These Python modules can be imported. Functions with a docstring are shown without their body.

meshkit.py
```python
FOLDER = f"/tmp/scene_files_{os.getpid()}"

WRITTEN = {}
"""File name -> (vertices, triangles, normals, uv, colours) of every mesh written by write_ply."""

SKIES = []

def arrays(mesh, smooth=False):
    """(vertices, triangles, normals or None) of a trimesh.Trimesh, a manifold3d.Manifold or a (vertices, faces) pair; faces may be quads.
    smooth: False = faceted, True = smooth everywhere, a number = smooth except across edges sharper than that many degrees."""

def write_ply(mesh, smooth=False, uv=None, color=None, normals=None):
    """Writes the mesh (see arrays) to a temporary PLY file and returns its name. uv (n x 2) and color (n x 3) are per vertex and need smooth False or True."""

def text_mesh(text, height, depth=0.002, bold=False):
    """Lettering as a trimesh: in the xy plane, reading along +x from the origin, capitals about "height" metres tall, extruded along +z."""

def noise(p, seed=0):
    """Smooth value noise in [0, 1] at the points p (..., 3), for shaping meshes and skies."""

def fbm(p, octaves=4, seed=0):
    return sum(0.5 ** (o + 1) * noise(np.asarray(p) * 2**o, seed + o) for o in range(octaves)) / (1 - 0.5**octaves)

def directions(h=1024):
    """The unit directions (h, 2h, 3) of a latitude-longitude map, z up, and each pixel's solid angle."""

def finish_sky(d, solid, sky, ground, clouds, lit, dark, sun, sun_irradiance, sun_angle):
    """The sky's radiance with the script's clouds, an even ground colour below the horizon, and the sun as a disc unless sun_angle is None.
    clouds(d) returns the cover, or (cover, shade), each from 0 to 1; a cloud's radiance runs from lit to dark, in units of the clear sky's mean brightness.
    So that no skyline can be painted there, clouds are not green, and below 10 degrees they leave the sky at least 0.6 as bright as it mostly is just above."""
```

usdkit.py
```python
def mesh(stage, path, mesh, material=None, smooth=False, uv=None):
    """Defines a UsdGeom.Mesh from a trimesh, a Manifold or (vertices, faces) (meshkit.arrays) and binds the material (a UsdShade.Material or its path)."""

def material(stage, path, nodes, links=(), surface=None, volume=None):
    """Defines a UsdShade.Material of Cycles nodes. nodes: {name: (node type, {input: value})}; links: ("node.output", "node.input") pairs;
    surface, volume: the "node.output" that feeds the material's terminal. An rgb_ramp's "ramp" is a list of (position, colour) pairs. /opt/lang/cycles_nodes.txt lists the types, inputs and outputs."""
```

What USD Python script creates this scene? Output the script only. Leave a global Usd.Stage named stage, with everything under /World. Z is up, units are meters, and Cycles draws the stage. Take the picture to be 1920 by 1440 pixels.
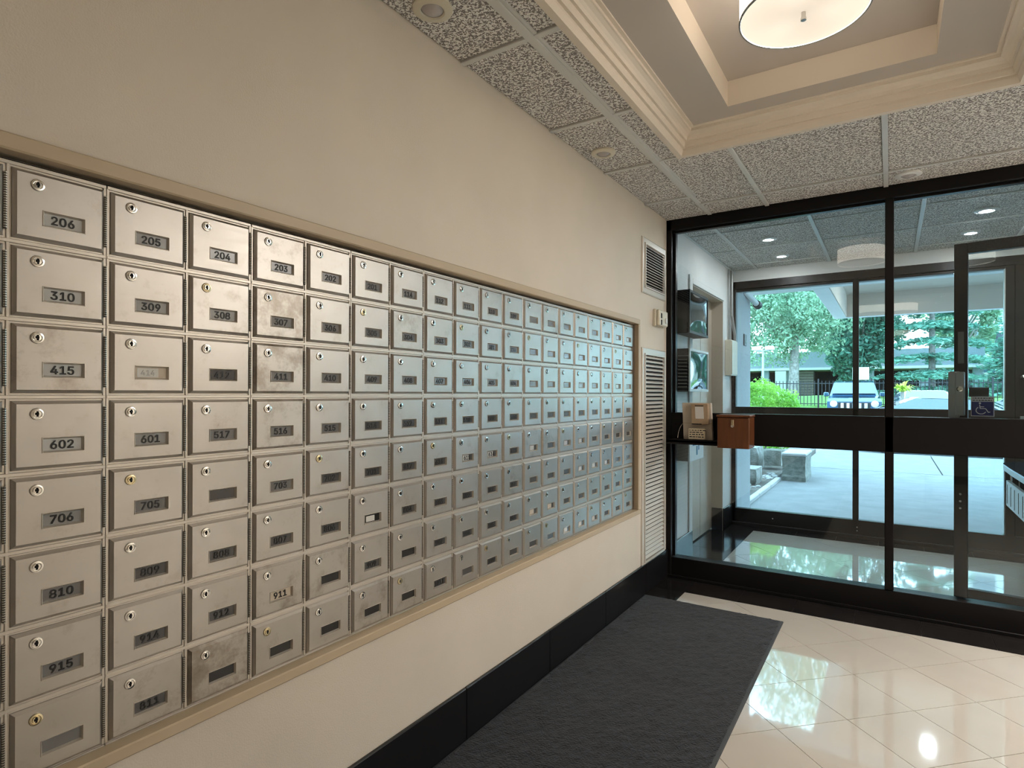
import math, random
import numpy as np, trimesh
from shapely.geometry import Polygon, box as sbox
import usdkit, meshkit
from pxr import Usd, UsdGeom, UsdLux, UsdShade, Gf, Sdf, Vt

random.seed(7)
rng = np.random.default_rng(7)
stage = Usd.Stage.CreateInMemory()
UsdGeom.SetStageUpAxis(stage, 'Z'); UsdGeom.SetStageMetersPerUnit(stage, 1.0)
stage.SetDefaultPrim(UsdGeom.Xform.Define(stage, '/World').GetPrim())

# ------------------------------------------------------------------ camera, sky, sun, exposure
EYE, FPX, YAW, PITCH, ROLL, CY = 1.245, 1099.7, 0.5737, 0.0017, -0.0025, 735.5
EXPOSURE = 0.55
SKY_COLOR, SKY_LEVEL = (0.50, 0.79, 1.0), 2.15
SUN_COLOR, SUN_LEVEL, SUN_ELEV, SUN_AZ = (1.0, 0.95, 0.85), 3.6, 62.0, 262.0   # azimuth the light comes from, degrees from +x


def view_axes():
    f = np.array([-math.sin(YAW) * math.cos(PITCH), math.cos(YAW) * math.cos(PITCH), math.sin(PITCH)])
    rt = np.array([math.cos(YAW), math.sin(YAW), 0]); dn = -np.cross(rt, f)
    c, s = math.cos(ROLL), math.sin(ROLL)
    return c * rt + s * dn, -s * rt + c * dn, f


cam = UsdGeom.Camera.Define(stage, '/World/camera')
_r, _d, _f = view_axes()
m = Gf.Matrix4d(*_r, 0, *(-_d), 0, *(-_f), 0, 0, 0, EYE, 1)
cam.AddTransformOp().Set(m)
APW = 36.0
cam.CreateHorizontalApertureAttr(APW); cam.CreateVerticalApertureAttr(APW * 0.75)
cam.CreateFocalLengthAttr(APW * FPX / 1920)
cam.CreateVerticalApertureOffsetAttr((CY - 720) / 1920 * APW)
cam.CreateClippingRangeAttr(Gf.Vec2f(0.02, 500))
cam.CreateExposureAttr(EXPOSURE)

dome = UsdLux.DomeLight.Define(stage, '/World/sky')
dome.CreateColorAttr(Gf.Vec3f(*SKY_COLOR)); dome.CreateIntensityAttr(SKY_LEVEL)
sun = UsdLux.DistantLight.Define(stage, '/World/sun')
sun.CreateColorAttr(Gf.Vec3f(*SUN_COLOR)); sun.CreateIntensityAttr(SUN_LEVEL); sun.CreateAngleAttr(0.6)
sun.AddRotateZOp().Set(SUN_AZ - 90); sun.AddRotateXOp().Set(-(90 - SUN_ELEV) * -1.0 * -1.0)

# ------------------------------------------------------------------ materials
LOOKS = '/World/Looks'
M = {}


def mat(name, nodes, links=(), surface='p.BSDF'):
    M[name] = usdkit.material(stage, f'{LOOKS}/{name}', nodes, links, surface=surface)
    return M[name]


def plain(name, col, rough=0.5, metal=0.0, **kw):
    return mat(name, {'p': ('principled_bsdf', dict(base_color=col, roughness=rough, metallic=metal, **kw))})


def mottled(name, c1, c2, scale, rough=0.6, metal=0.0, lo=0.35, hi=0.65, bump=0.0, bscale=None, vec=(1, 1, 1), detail=4, **kw):
    n = {'g': ('geometry', {}), 'm': ('mapping', {'scale': vec}), 'n': ('noise_texture', {'scale': scale, 'detail': detail}),
         'r': ('rgb_ramp', {'ramp': [(lo, c1), (hi, c2)]}), 'p': ('principled_bsdf', dict(roughness=rough, metallic=metal, **kw))}
    l = [('g.position', 'm.vector'), ('m.vector', 'n.vector'), ('n.fac', 'r.fac'), ('r.color', 'p.base_color')]
    if bump:
        n['n2'] = ('noise_texture', {'scale': bscale or scale * 4, 'detail': 3}); n['b'] = ('bump', {'strength': 1.0, 'distance': bump})
        l += [('m.vector', 'n2.vector'), ('n2.fac', 'b.height'), ('b.normal', 'p.normal')]
    return mat(name, n, l)


mottled('wall_paint', (0.70, 0.63, 0.535), (0.74, 0.665, 0.565), 3.0, 0.62, bump=0.0006, bscale=260)
mottled('white_paint', (0.72, 0.70, 0.67), (0.76, 0.74, 0.71), 3.0, 0.6, bump=0.0004, bscale=200)
plain('trim_paint', (0.55, 0.44, 0.30), 0.45)
plain('cream_paint', (0.79, 0.71, 0.60), 0.55)
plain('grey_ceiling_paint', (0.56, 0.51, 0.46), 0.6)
plain('black_frame', (0.010, 0.009, 0.009), 0.34, specular_ior_level=0.16)
plain('bronze_frame', (0.020, 0.016, 0.014), 0.38, specular_ior_level=0.22)
plain('dull_bronze', (0.10, 0.10, 0.085), 0.4, 0.3)
plain('black_plastic', (0.010, 0.010, 0.011), 0.45, specular_ior_level=0.2)
plain('tee_bar', (0.66, 0.66, 0.63), 0.4)
plain('alu_frame', (0.62, 0.60, 0.57), 0.32, 0.85)
plain('steel_rail', (0.62, 0.575, 0.51), 0.40, 0.6)
plain('chrome', (0.8, 0.79, 0.76), 0.16, 1.0)
plain('brass', (0.75, 0.66, 0.45), 0.25, 1.0)
plain('hole_black', (0.004, 0.004, 0.004), 0.9)
plain('dark_seam', (0.02, 0.018, 0.016), 0.8)
plain('grout', (0.16, 0.15, 0.14), 0.9)
plain('ink', (0.008, 0.008, 0.009), 0.5)
plain('slat_paint', (0.62, 0.57, 0.50), 0.38, 0.2)
plain('shaft_dark', (0.02, 0.018, 0.016), 0.9)
mottled('cream_tile', (0.62, 0.57, 0.50), (0.68, 0.63, 0.56), 1.6, 0.045, specular_ior_level=0.9, coat_weight=0.5, coat_roughness=0.02)
mottled('black_tile', (0.013, 0.012, 0.012), (0.022, 0.019, 0.018), 6, 0.10, specular_ior_level=0.55)
plain('black_base', (0.010, 0.010, 0.011), 0.22)
mottled('mat_pile', (0.006, 0.0085, 0.0125), (0.019, 0.026, 0.037), 60, 1.0, bump=0.008, bscale=150, sheen_weight=0.12, sheen_roughness=0.6)
plain('rubber_edge', (0.05, 0.055, 0.06), 0.7)
mottled('oak_wood', (0.11, 0.036, 0.012), (0.15, 0.050, 0.017), 6, 0.38, vec=(8, 8, 1))
mottled('cardboard', (0.42, 0.30, 0.19), (0.46, 0.33, 0.21), 12, 0.8)
mottled('pale_card', (0.56, 0.49, 0.40), (0.60, 0.53, 0.43), 12, 0.75)
plain('paper', (0.72, 0.70, 0.66), 0.7)
plain('cream_paper', (0.68, 0.58, 0.42), 0.7)
plain('white_plastic', (0.78, 0.78, 0.76), 0.35)
plain('ivory_plastic', (0.70, 0.65, 0.52), 0.35)
plain('grey_metal', (0.30, 0.30, 0.28), 0.35, 0.6)
plain('sign_blue', (0.008, 0.018, 0.12), 0.3)
plain('sign_grey', (0.55, 0.52, 0.50), 0.4)
plain('pen_blue', (0.05, 0.22, 0.38), 0.5)
plain('screen_glass', (0.01, 0.015, 0.016), 0.03, specular_ior_level=1.0)
plain('desk_top', (0.006, 0.03, 0.055), 0.08, specular_ior_level=0.8)
plain('desk_panel', (0.62, 0.66, 0.66), 0.3)
plain('conduit', (0.36, 0.36, 0.35), 0.35, 0.7)
plain('door_beige', (0.52, 0.44, 0.35), 0.45)


def ceil_tile(name, light, dark):
    mat(name, {'g': ('geometry', {}), 'n': ('noise_texture', {'scale': 120, 'detail': 1.2, 'roughness': 0.4, 'distortion': 0.9}),
               'r': ('rgb_ramp', {'ramp': [(0.40, dark), (0.475, dark), (0.52, light), (1, light)]}),
               'b': ('bump', {'strength': 0.9, 'distance': 0.004}), 'p': ('principled_bsdf', {'roughness': 0.85})},
        [('g.position', 'n.vector'), ('n.fac', 'r.fac'), ('r.color', 'p.base_color'), ('n.fac', 'b.height'), ('b.normal', 'p.normal')])


ceil_tile('fissured_tile', (0.88, 0.86, 0.82), (0.27, 0.25, 0.23))


def door_metal(name, dirt, seed):
    """satin metal: fine grain, faint tarnish clouds, small dark scuffs; dirt from 0 to 1"""
    mat(name, {'g': ('geometry', {}), 'm': ('mapping', {'scale': (1, 4, 90), 'location': (seed, 0, 0)}), 'n': ('noise_texture', {'scale': 5, 'detail': 3}),
               'n2': ('noise_texture', {'scale': 16, 'detail': 5, 'roughness': 0.7}), 'n3': ('noise_texture', {'scale': 4.2, 'detail': 2}),
               'rr': ('map_range', {'from_min': 0.3, 'from_max': 0.7, 'to_min': 0.38, 'to_max': 0.43}),
               'd': ('rgb_ramp', {'ramp': [(0.20, (0.22, 0.19, 0.16)), (0.28 + 0.25 * dirt, (0.45 - 0.14 * dirt, 0.41 - 0.135 * dirt, 0.365 - 0.13 * dirt)), (0.42 + 0.25 * dirt, (0.51, 0.485, 0.45)), (1, (0.55, 0.525, 0.49))]}),
               'd3': ('rgb_ramp', {'ramp': [(0.35, (0.90, 0.89, 0.87)), (0.65, (1, 1, 1))]}), 'mx': ('mix', {'mix_type': 'multiply', 'fac': 1.0}),
               'b': ('bump', {'strength': 0.03, 'distance': 0.0003}),
               'p': ('principled_bsdf', {'metallic': 0.9})},
        [('g.position', 'm.vector'), ('m.vector', 'n.vector'), ('g.position', 'n2.vector'), ('g.position', 'n3.vector'), ('n.fac', 'rr.value'), ('rr.result', 'p.roughness'),
         ('n2.fac', 'd.fac'), ('n3.fac', 'd3.fac'), ('d.color', 'mx.color1'), ('d3.color', 'mx.color2'), ('mx.color', 'p.base_color'), ('n.fac', 'b.height'), ('b.normal', 'p.normal')])


for i, dirt in enumerate((0.0, 0.30, 0.62)):
    door_metal(('door_metal', 'smudged_metal', 'worn_metal')[i], dirt, i * 3.1)
mat('hinge_metal', {'g': ('geometry', {}), 'w': ('wave_texture', {'bands_direction': 'z', 'scale': 75.0}), 'r': ('rgb_ramp', {'ramp': [(0.2, (0.06, 0.055, 0.05)), (0.6, (0.55, 0.52, 0.47))]}),
                    'p': ('principled_bsdf', {'metallic': 0.8, 'roughness': 0.35})}, [('g.position', 'w.vector'), ('w.fac', 'r.fac'), ('r.color', 'p.base_color')])
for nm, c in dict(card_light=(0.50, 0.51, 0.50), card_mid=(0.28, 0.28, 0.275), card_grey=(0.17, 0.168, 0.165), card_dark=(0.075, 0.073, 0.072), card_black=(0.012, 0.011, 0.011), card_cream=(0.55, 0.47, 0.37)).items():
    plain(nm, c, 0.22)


def glass(name, tint, ior=1.5):
    mat(name, {'f': ('fresnel', {'IOR': ior}), 't': ('transparent_bsdf', {'color': tint}), 'g': ('glossy_bsdf', {'color': (1, 1, 1), 'roughness': 0.0}), 'x': ('mix_closure', {})},
        [('f.fac', 'x.fac'), ('t.BSDF', 'x.closure1'), ('g.BSDF', 'x.closure2')], surface='x.closure')


glass('pane_glass', (0.955, 0.99, 0.995), 1.42)


def lamp(name, col, strength, base=(0.8, 0.75, 0.65)):
    plain(name, base, 0.4, emission_color=col, emission_strength=strength)


mat('diffuser_glow', {'e': ('emission', {'color': (1.0, 0.90, 0.79), 'strength': 0.24}), 't': ('translucent_bsdf', {'color': (0.16, 0.155, 0.145)}), 'a': ('add_closure', {})}, [('e.emission', 'a.closure1'), ('t.BSDF', 'a.closure2')], surface='a.closure')
lamp('shade_glow', (1.0, 0.86, 0.72), 3.0)
lamp('spot_glow', (0.94, 0.98, 1.0), 520.0)
lamp('bulb_glow', (1.0, 0.92, 0.80), 5.0)
lamp('fill_panel_glow', (1.0, 0.94, 0.87), 19.5)  # glow of the added, unseen panels that brighten the lobby
plain('spot_lens_off', (0.50, 0.47, 0.46), 0.12)
# outdoors
mottled('concrete', (0.125, 0.13, 0.13), (0.155, 0.16, 0.16), 4, 0.8, bump=0.002, bscale=90)
plain('asphalt', (0.20, 0.21, 0.22), 0.9)
plain('curb_stone', (0.36, 0.36, 0.35), 0.8)
mottled('carved_stone', (0.13, 0.14, 0.12), (0.24, 0.24, 0.21), 14, 0.85, bump=0.012, bscale=26)
mottled('rock', (0.13, 0.14, 0.12), (0.28, 0.28, 0.26), 7, 0.9, bump=0.01, bscale=40)
plain('soil', (0.10, 0.085, 0.07), 1.0)
mottled('lawn', (0.10, 0.24, 0.05), (0.18, 0.34, 0.09), 5, 1.0)
plain('stucco', (0.30, 0.32, 0.33), 0.7)
plain('soffit', (0.88, 0.88, 0.87), 0.6)
plain('coffer', (0.64, 0.55, 0.47), 0.6)
plain('iron', (0.012, 0.013, 0.015), 0.4)
plain('blue_car_paint', (0.03, 0.085, 0.16), 0.12, 0.35, coat_weight=1.0)
plain('white_car_paint', (0.80, 0.80, 0.80), 0.2, coat_weight=1.0)
plain('car_glass', (0.03, 0.07, 0.09), 0.03, specular_ior_level=1.0)
plain('tyre', (0.015, 0.015, 0.015), 0.8)
plain('headlight', (0.75, 0.78, 0.8), 0.08, 0.4)
plain('bldg_beam', (0.20, 0.24, 0.27), 0.7)
plain('bldg_white', (0.5, 0.5, 0.48), 0.7)
plain('brown_door', (0.16, 0.055, 0.04), 0.6)
plain('slat_brown', (0.13, 0.10, 0.085), 0.6)
plain('interior_dark', (0.02, 0.022, 0.03), 0.9)
plain('lamp_head', (0.85, 0.86, 0.87), 0.4)


def leaf_mat(name, a, b, t=0.35):
    mat(name, {'g': ('geometry', {}), 'n': ('noise_texture', {'scale': 2.2, 'detail': 3}), 'r': ('rgb_ramp', {'ramp': [(0.35, a), (0.65, b)]}),
               'd': ('principled_bsdf', {'roughness': 0.45}), 't': ('translucent_bsdf', {}), 'x': ('mix_closure', {'fac': t})},
        [('g.position', 'n.vector'), ('n.fac', 'r.fac'), ('r.color', 'd.base_color'), ('r.color', 't.color'), ('d.BSDF', 'x.closure1'), ('t.BSDF', 'x.closure2')], surface='x.closure')


leaf_mat('leaf_teal', (0.06, 0.20, 0.145), (0.19, 0.43, 0.32))
leaf_mat('leaf_light', (0.15, 0.28, 0.17), (0.36, 0.53, 0.36), 0.45)
leaf_mat('leaf_dark', (0.035, 0.135, 0.095), (0.12, 0.31, 0.22))
leaf_mat('leaf_bright', (0.15, 0.38, 0.04), (0.34, 0.58, 0.10), 0.45)
leaf_mat('leaf_lime', (0.35, 0.50, 0.05), (0.52, 0.64, 0.12), 0.45)
leaf_mat('petal_pink', (0.62, 0.05, 0.27), (0.78, 0.16, 0.42), 0.3)
mottled('bark', (0.16, 0.15, 0.13), (0.30, 0.28, 0.25), 9, 0.9)

# ------------------------------------------------------------------ object helpers
COUNT, ORIGIN = {}, {}


def numbered(parent, name):
    k = (parent, name); n = COUNT.get(k, 0); COUNT[k] = n + 1
    return f'{parent}/{name}' + (f'_{n:03d}' if n else '')


def setdata(p, label=None, cat=None, group=None, kind=None):
    for k, v in (('label', label), ('category', cat), ('group', group), ('kind', kind)):
        if v: p.SetCustomDataByKey(k, v)


def thing(name, label, cat, loc=(0, 0, 0), group=None, kind=None, rotz=None):
    path = numbered('/World', name)
    x = UsdGeom.Xform.Define(stage, path); x.AddTranslateOp().Set(Gf.Vec3d(*map(float, loc)))
    if rotz is not None: x.AddRotateZOp().Set(float(rotz))
    setdata(x.GetPrim(), label, cat, group, kind)
    ORIGIN[path] = (np.array(loc, float), rotz)
    return path


def part(parent, name, mesh, material, label=None, kind=None, smooth=False, local=False):
    """mesh in world coordinates unless the thing is rotated or local is set"""
    path = numbered(parent, name)
    root = '/'.join(parent.split('/')[:3])
    o, rz = ORIGIN.get(root, (np.zeros(3), None))
    v, f = arr(mesh)
    if not local and rz is None: v = v - o
    ms = usdkit.mesh(stage, path, (v, f), M[material], smooth=smooth)
    setdata(ms.GetPrim(), label, kind=kind)
    return path


def solo(name, mesh, material, label=None, cat=None, kind=None, group=None, smooth=False):
    path = numbered('/World', name)
    ms = usdkit.mesh(stage, path, arr(mesh), M[material], smooth=smooth)
    setdata(ms.GetPrim(), label, cat, group, kind)
    return path


def arr(mesh):
    if isinstance(mesh, (tuple, list)):
        v, f = np.asarray(mesh[0], float), np.asarray(mesh[1], int)
        if f.shape[1] == 4: f = np.vstack([f[:, [0, 1, 2]], f[:, [0, 2, 3]]])
        return v, f
    return np.asarray(mesh.vertices, float), np.asarray(mesh.faces, int)


def join(*ms):
    V, F, n = [], [], 0
    for q in ms:
        v, f = arr(q); V.append(v); F.append(f + n); n += len(v)
    return np.vstack(V), np.vstack(F)


BOXF = np.array([[0, 2, 3, 1], [4, 5, 7, 6], [0, 1, 5, 4], [2, 6, 7, 3], [0, 4, 6, 2], [1, 3, 7, 5]])


def bx(x0, x1, y0, y1, z0, z1):
    return np.array([[x, y, z] for z in (z0, z1) for y in (y0, y1) for x in (x0, x1)], float), BOXF


_CH = None


def cb(x0, x1, y0, y1, z0, z1, r=0.004):
    """box with chamfered edges"""
    global _CH
    c = np.array([(x0 + x1) / 2, (y0 + y1) / 2, (z0 + z1) / 2]); h = np.array([x1 - x0, y1 - y0, z1 - z0]) / 2
    r = min(r, h.min() * 0.6)
    S = [(sx, sy, sz, k) for sx in (-1, 1) for sy in (-1, 1) for sz in (-1, 1) for k in range(3)]
    v = np.array([[s[i] * (h[i] - (0 if i == s[3] else r)) for i in range(3)] for s in S])
    if _CH is None:
        u = np.array([[s[i] * (1 - (0 if i == s[3] else 0.2)) for i in range(3)] for s in S])
        hull = trimesh.Trimesh(u, trimesh.convex.convex_hull(u, repair=True).faces * 0) if False else trimesh.convex.convex_hull(u)
        idx = [int(np.argmin(np.linalg.norm(u - p, axis=1))) for p in hull.vertices]
        _CH = np.array(idx)[hull.faces]
    return v + c, _CH


def cyl(p0, p1, r0, r1=None, n=16, cap=True):
    p0, p1 = np.array(p0, float), np.array(p1, float); r1 = r0 if r1 is None else r1
    a = p1 - p0; a /= np.linalg.norm(a)
    t = np.array([1.0, 0, 0]) if abs(a[0]) < 0.8 else np.array([0, 1.0, 0])
    u = np.cross(a, t); u /= np.linalg.norm(u); w = np.cross(a, u)
    th = np.arange(n) * 2 * np.pi / n
    ring = np.cos(th)[:, None] * u + np.sin(th)[:, None] * w
    V = [p0 + ring * r0, p1 + ring * r1]; F = [[i, (i + 1) % n, n + (i + 1) % n, n + i] for i in range(n)]
    F = [q[:3] for q in F] + [[q[0], q[2], q[3]] for q in F]
    V = np.vstack(V)
    if cap:
        V = np.vstack([V, p0, p1])
        F += [[2 * n, (i + 1) % n, i] for i in range(n)] + [[2 * n + 1, n + i, n + (i + 1) % n] for i in range(n)]
    return V, np.array(F)


def lathe(prof, center, n=32, axis='z'):
    """prof: (r, h) pairs"""
    th = np.arange(n) * 2 * np.pi / n
    V = np.array([[r * math.cos(t), r * math.sin(t), h] for r, h in prof for t in th])
    F = []
    for k in range(len(prof) - 1):
        for i in range(n):
            a, b = k * n + i, k * n + (i + 1) % n
            F += [[a, b, b + n], [a, b + n, a + n]]
    return V + np.array(center, float), np.array(F)


def tube(pts, r, n=8):
    ms = [cyl(pts[i], pts[i + 1], r, n=n) for i in range(len(pts) - 1)]
    return join(*ms)


def prism(poly, z0, z1):
    """horizontal polygon extruded between heights"""
    t = trimesh.creation.extrude_polygon(poly, z1 - z0, engine='earcut'); t.apply_translation([0, 0, z0])
    return np.array(t.vertices), np.array(t.faces)


def rects(loops):
    """loops: lists of 4 corner points, joined ring to ring"""
    V = np.array([p for l in loops for p in l], float); F = []
    for k in range(len(loops) - 1):
        for i in range(4):
            a, b = 4 * k + i, 4 * k + (i + 1) % 4
            F.append([a, b, b + 4, a + 4])
    return V, np.array(F)


def turn(mesh, R, t=(0, 0, 0)):
    v, f = arr(mesh); return v @ np.array(R, float).T + np.array(t, float), f


def rz(deg):
    c, s = math.cos(math.radians(deg)), math.sin(math.radians(deg)); return np.array([[c, -s, 0], [s, c, 0], [0, 0, 1.0]])


def text_on_wall(txt, h, y, z, x, depth=0.0006, bold=False):
    """lettering on a wall that faces +x, centred at (y, z)"""
    t = meshkit.text_mesh(txt, h, depth, bold); v = np.array(t.vertices); v[:, 0] -= (v[:, 0].min() + v[:, 0].max()) / 2; v[:, 1] -= h / 2
    return np.stack([x + v[:, 2], y + v[:, 0], z + v[:, 1]], 1), np.array(t.faces)


ORD = 'first second third fourth fifth sixth seventh eighth ninth tenth eleventh twelfth thirteenth fourteenth fifteenth sixteenth seventeenth eighteenth nineteenth twentieth'.split()

# ------------------------------------------------------------------ key planes
XW, D, D2, ZC = -1.289, 3.976, 5.90, 2.42       # mailbox wall, inner glazing, outer facade, ceiling
XR, YB = 2.6, -3.2                             # opposite wall, back wall
XM, PW, PH, Y0, Z0 = -1.311, 0.1566, 0.1386, 0.3905, 1.645   # mailbox plane and pitch
NC, NR = 20, 8
YM0, YM1 = Y0 - PW - 0.02, 3.385
ZM0, ZM1 = 0.545, 1.664

# ------------------------------------------------------------------ room shell
S = dict(kind='structure')
solo('wall_left', join(bx(XW - 0.2, XW, YB, YM0, 0, ZC + 0.3), bx(XW - 0.2, XW, YM0, YM1 + 0.004, ZM1 + 0.004, ZC + 0.3), bx(XW - 0.2, XW, YM0, YM1 + 0.004, 0, ZM0 - 0.004), bx(XW - 0.2, XW, YM1 + 0.004, D + 0.05, 0, ZC + 0.3),
                       bx(XW - 0.2, XM - 0.03, YM0, YM1 + 0.004, ZM0 - 0.004, ZM1 + 0.004)), 'wall_paint', **S)
solo('wall_left_vestibule', join(bx(XW - 0.2, XW, D + 0.05, 4.53, 0, ZC + 0.3), bx(XW - 0.2, XW, 4.53, 5.54, 2.09, ZC + 0.3), bx(XW - 0.34, XW, 5.54, D2 + 0.03, 0, ZC + 0.3),
                                 bx(XW - 0.34, XW - 0.2, 4.40, 4.53, 0, 2.25), bx(XW - 0.34, XW - 0.2, 4.53, 5.54, 2.09, 2.25)), 'white_paint', **S)
solo('wall_back', bx(XW - 0.2, XR + 0.2, YB - 0.15, YB, 0, ZC + 0.3), 'wall_paint', **S)
solo('wall_right', join(bx(XR, XR + 0.15, YB, D2 + 0.05, 0, ZC + 0.3)), 'wall_paint', **S)
solo('floor', bx(XW - 0.36, XR + 0.15, YB - 0.15, D2 + 0.06, -0.12, -0.004), 'grout', **S)
solo('ceiling', join(bx(XW - 0.34, XR + 0.15, YB, D2 + 0.06, ZC + 0.22, ZC + 0.32)), 'white_paint', **S)
# bulkhead over the outer facade
solo('trim_1', bx(XW, XR, D2 - 0.02, D2 + 0.06, 2.315, ZC + 0.2), 'white_paint', **S)

# baseboard (black tile skirting) in lengths
bb = thing('baseboard_left', 'black skirting tile along the foot of the mailbox wall', None, (XW, 0, 0), kind='structure')
ys = list(np.arange(YB, D - 0.06, 0.61)) + [D - 0.03]
for a, b in zip(ys[:-1], ys[1:]):
    part(bb, 'tile', cb(XW, XW + 0.014, a + 0.001, b - 0.001, 0, 0.188, 0.003), 'black_base')
bb2 = thing('baseboard_vestibule', 'black skirting tile in the corner of the vestibule', None, (XW, 5.6, 0), kind='structure')
for a, b in ((D + 0.06, 4.53), (5.54, D2 - 0.02)):
    part(bb2, 'tile', cb(XW, XW + 0.014, a, b, 0, 0.20, 0.003), 'black_base')
part(bb2, 'tile', cb(XW - 0.095, XW, 5.525, 5.54, 0, 0.20, 0.003), 'black_base')

# ---- floor tiles
RB = (XW + 0.205, XR, YB, 3.68)      # cream field of the lobby
MATR = (-1.275, -0.49, -0.6, 3.49)   # mat
T = 0.431


def diamonds(field, name_parent, skip=None):
    fb = sbox(field[0], field[2], field[1], field[3]); n = 0
    for k in range(-20, 34):
        for j in range(-24, 34):
            s0, d0 = 2.876 + T * j, 2.722 + T * k           # x+y, y-x
            c = [(s0, d0), (s0 + T, d0), (s0 + T, d0 + T), (s0, d0 + T)]
            P = Polygon([((s - dd) / 2, (s + dd) / 2) for s, dd in c]).buffer(-0.0013)
            if not P.intersects(fb): continue
            Q = P.intersection(fb)
            if Q.is_empty or Q.geom_type != 'Polygon' or Q.area < 1e-4: continue
            if skip is not None and skip.contains(Q): continue
            part(name_parent, 'tile', prism(Q, -0.004, 0.0), 'cream_tile'); n += 1
    return n


fl = thing('floor_tile_field', 'polished cream floor tiles laid diagonally in the lobby', None, (0, 2, 0), kind='structure')
n1 = diamonds((RB[0], RB[1], -2.2, RB[3]), fl, sbox(MATR[0], MATR[2], MATR[1], MATR[3]).buffer(-0.03))
fv = thing('floor_tile_field', 'polished cream floor tiles laid diagonally in the vestibule', None, (0, 5, 0), kind='structure')
n2 = diamonds((-1.05, XR, D + 0.30, 5.68), fv)
fb_ = thing('floor_border', 'black floor tiles bordering the lobby floor along glazing and wall', None, (0, 3.8, 0), kind='structure')
JX = [XW] + [-1.082 + 0.304 * i for i in range(0, 12)] + [XR]
for a, b in zip(JX[:-1], JX[1:]):
    if b - a > 0.02: part(fb_, 'tile', bx(a + 0.001, b - 0.001, 3.682, D + 0.0, -0.004, 0.0), 'black_tile')
for k in range(20):
    a = 3.68 - 0.305 * (k + 1)
    if a > YB: part(fb_, 'tile', bx(XW, XW + 0.203, a + 0.001, a + 0.304, -0.004, 0.0), 'black_tile')
fb2 = thing('floor_border', 'black floor tiles bordering the vestibule floor', None, (0, 5.7, 0), kind='structure')
JV = [XW] + [-1.02 + 0.311 * i for i in range(0, 12)] + [XR]
for a, b in zip(JV[:-1], JV[1:]):
    if b - a > 0.02:
        part(fb2, 'tile', bx(a + 0.001, b - 0.001, 5.682, D2 + 0.05, -0.004, 0.0), 'black_tile')
        part(fb2, 'tile', bx(a + 0.001, b - 0.001, D + 0.002, D + 0.298, -0.004, 0.0), 'black_tile')
for k in range(5):
    a = 5.68 - 0.28 * (k + 1)
    part(fb2, 'tile', bx(XW - (0.3 if 4.5 < a < 5.5 else 0), -1.052, a + 0.001, a + 0.279, -0.004, 0.0), 'black_tile')

# ---- suspended ceiling: T bars and fissured tiles
ct = thing('ceiling_tile_field', 'fissured acoustic ceiling tiles hung in a metal grid', None, (0, 0, ZC), kind='structure')
TX0, TX1, TY0, TY1 = -0.885, 0.425, 1.06, 2.885       # tray opening


def ctile(x0, x1, y0, y1):
    g = 0.012
    part(ct, 'tile', cb(x0 + g, x1 - g, y0 + g, y1 - g, ZC + 0.004, ZC + 0.02, 0.004), 'fissured_tile')


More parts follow.
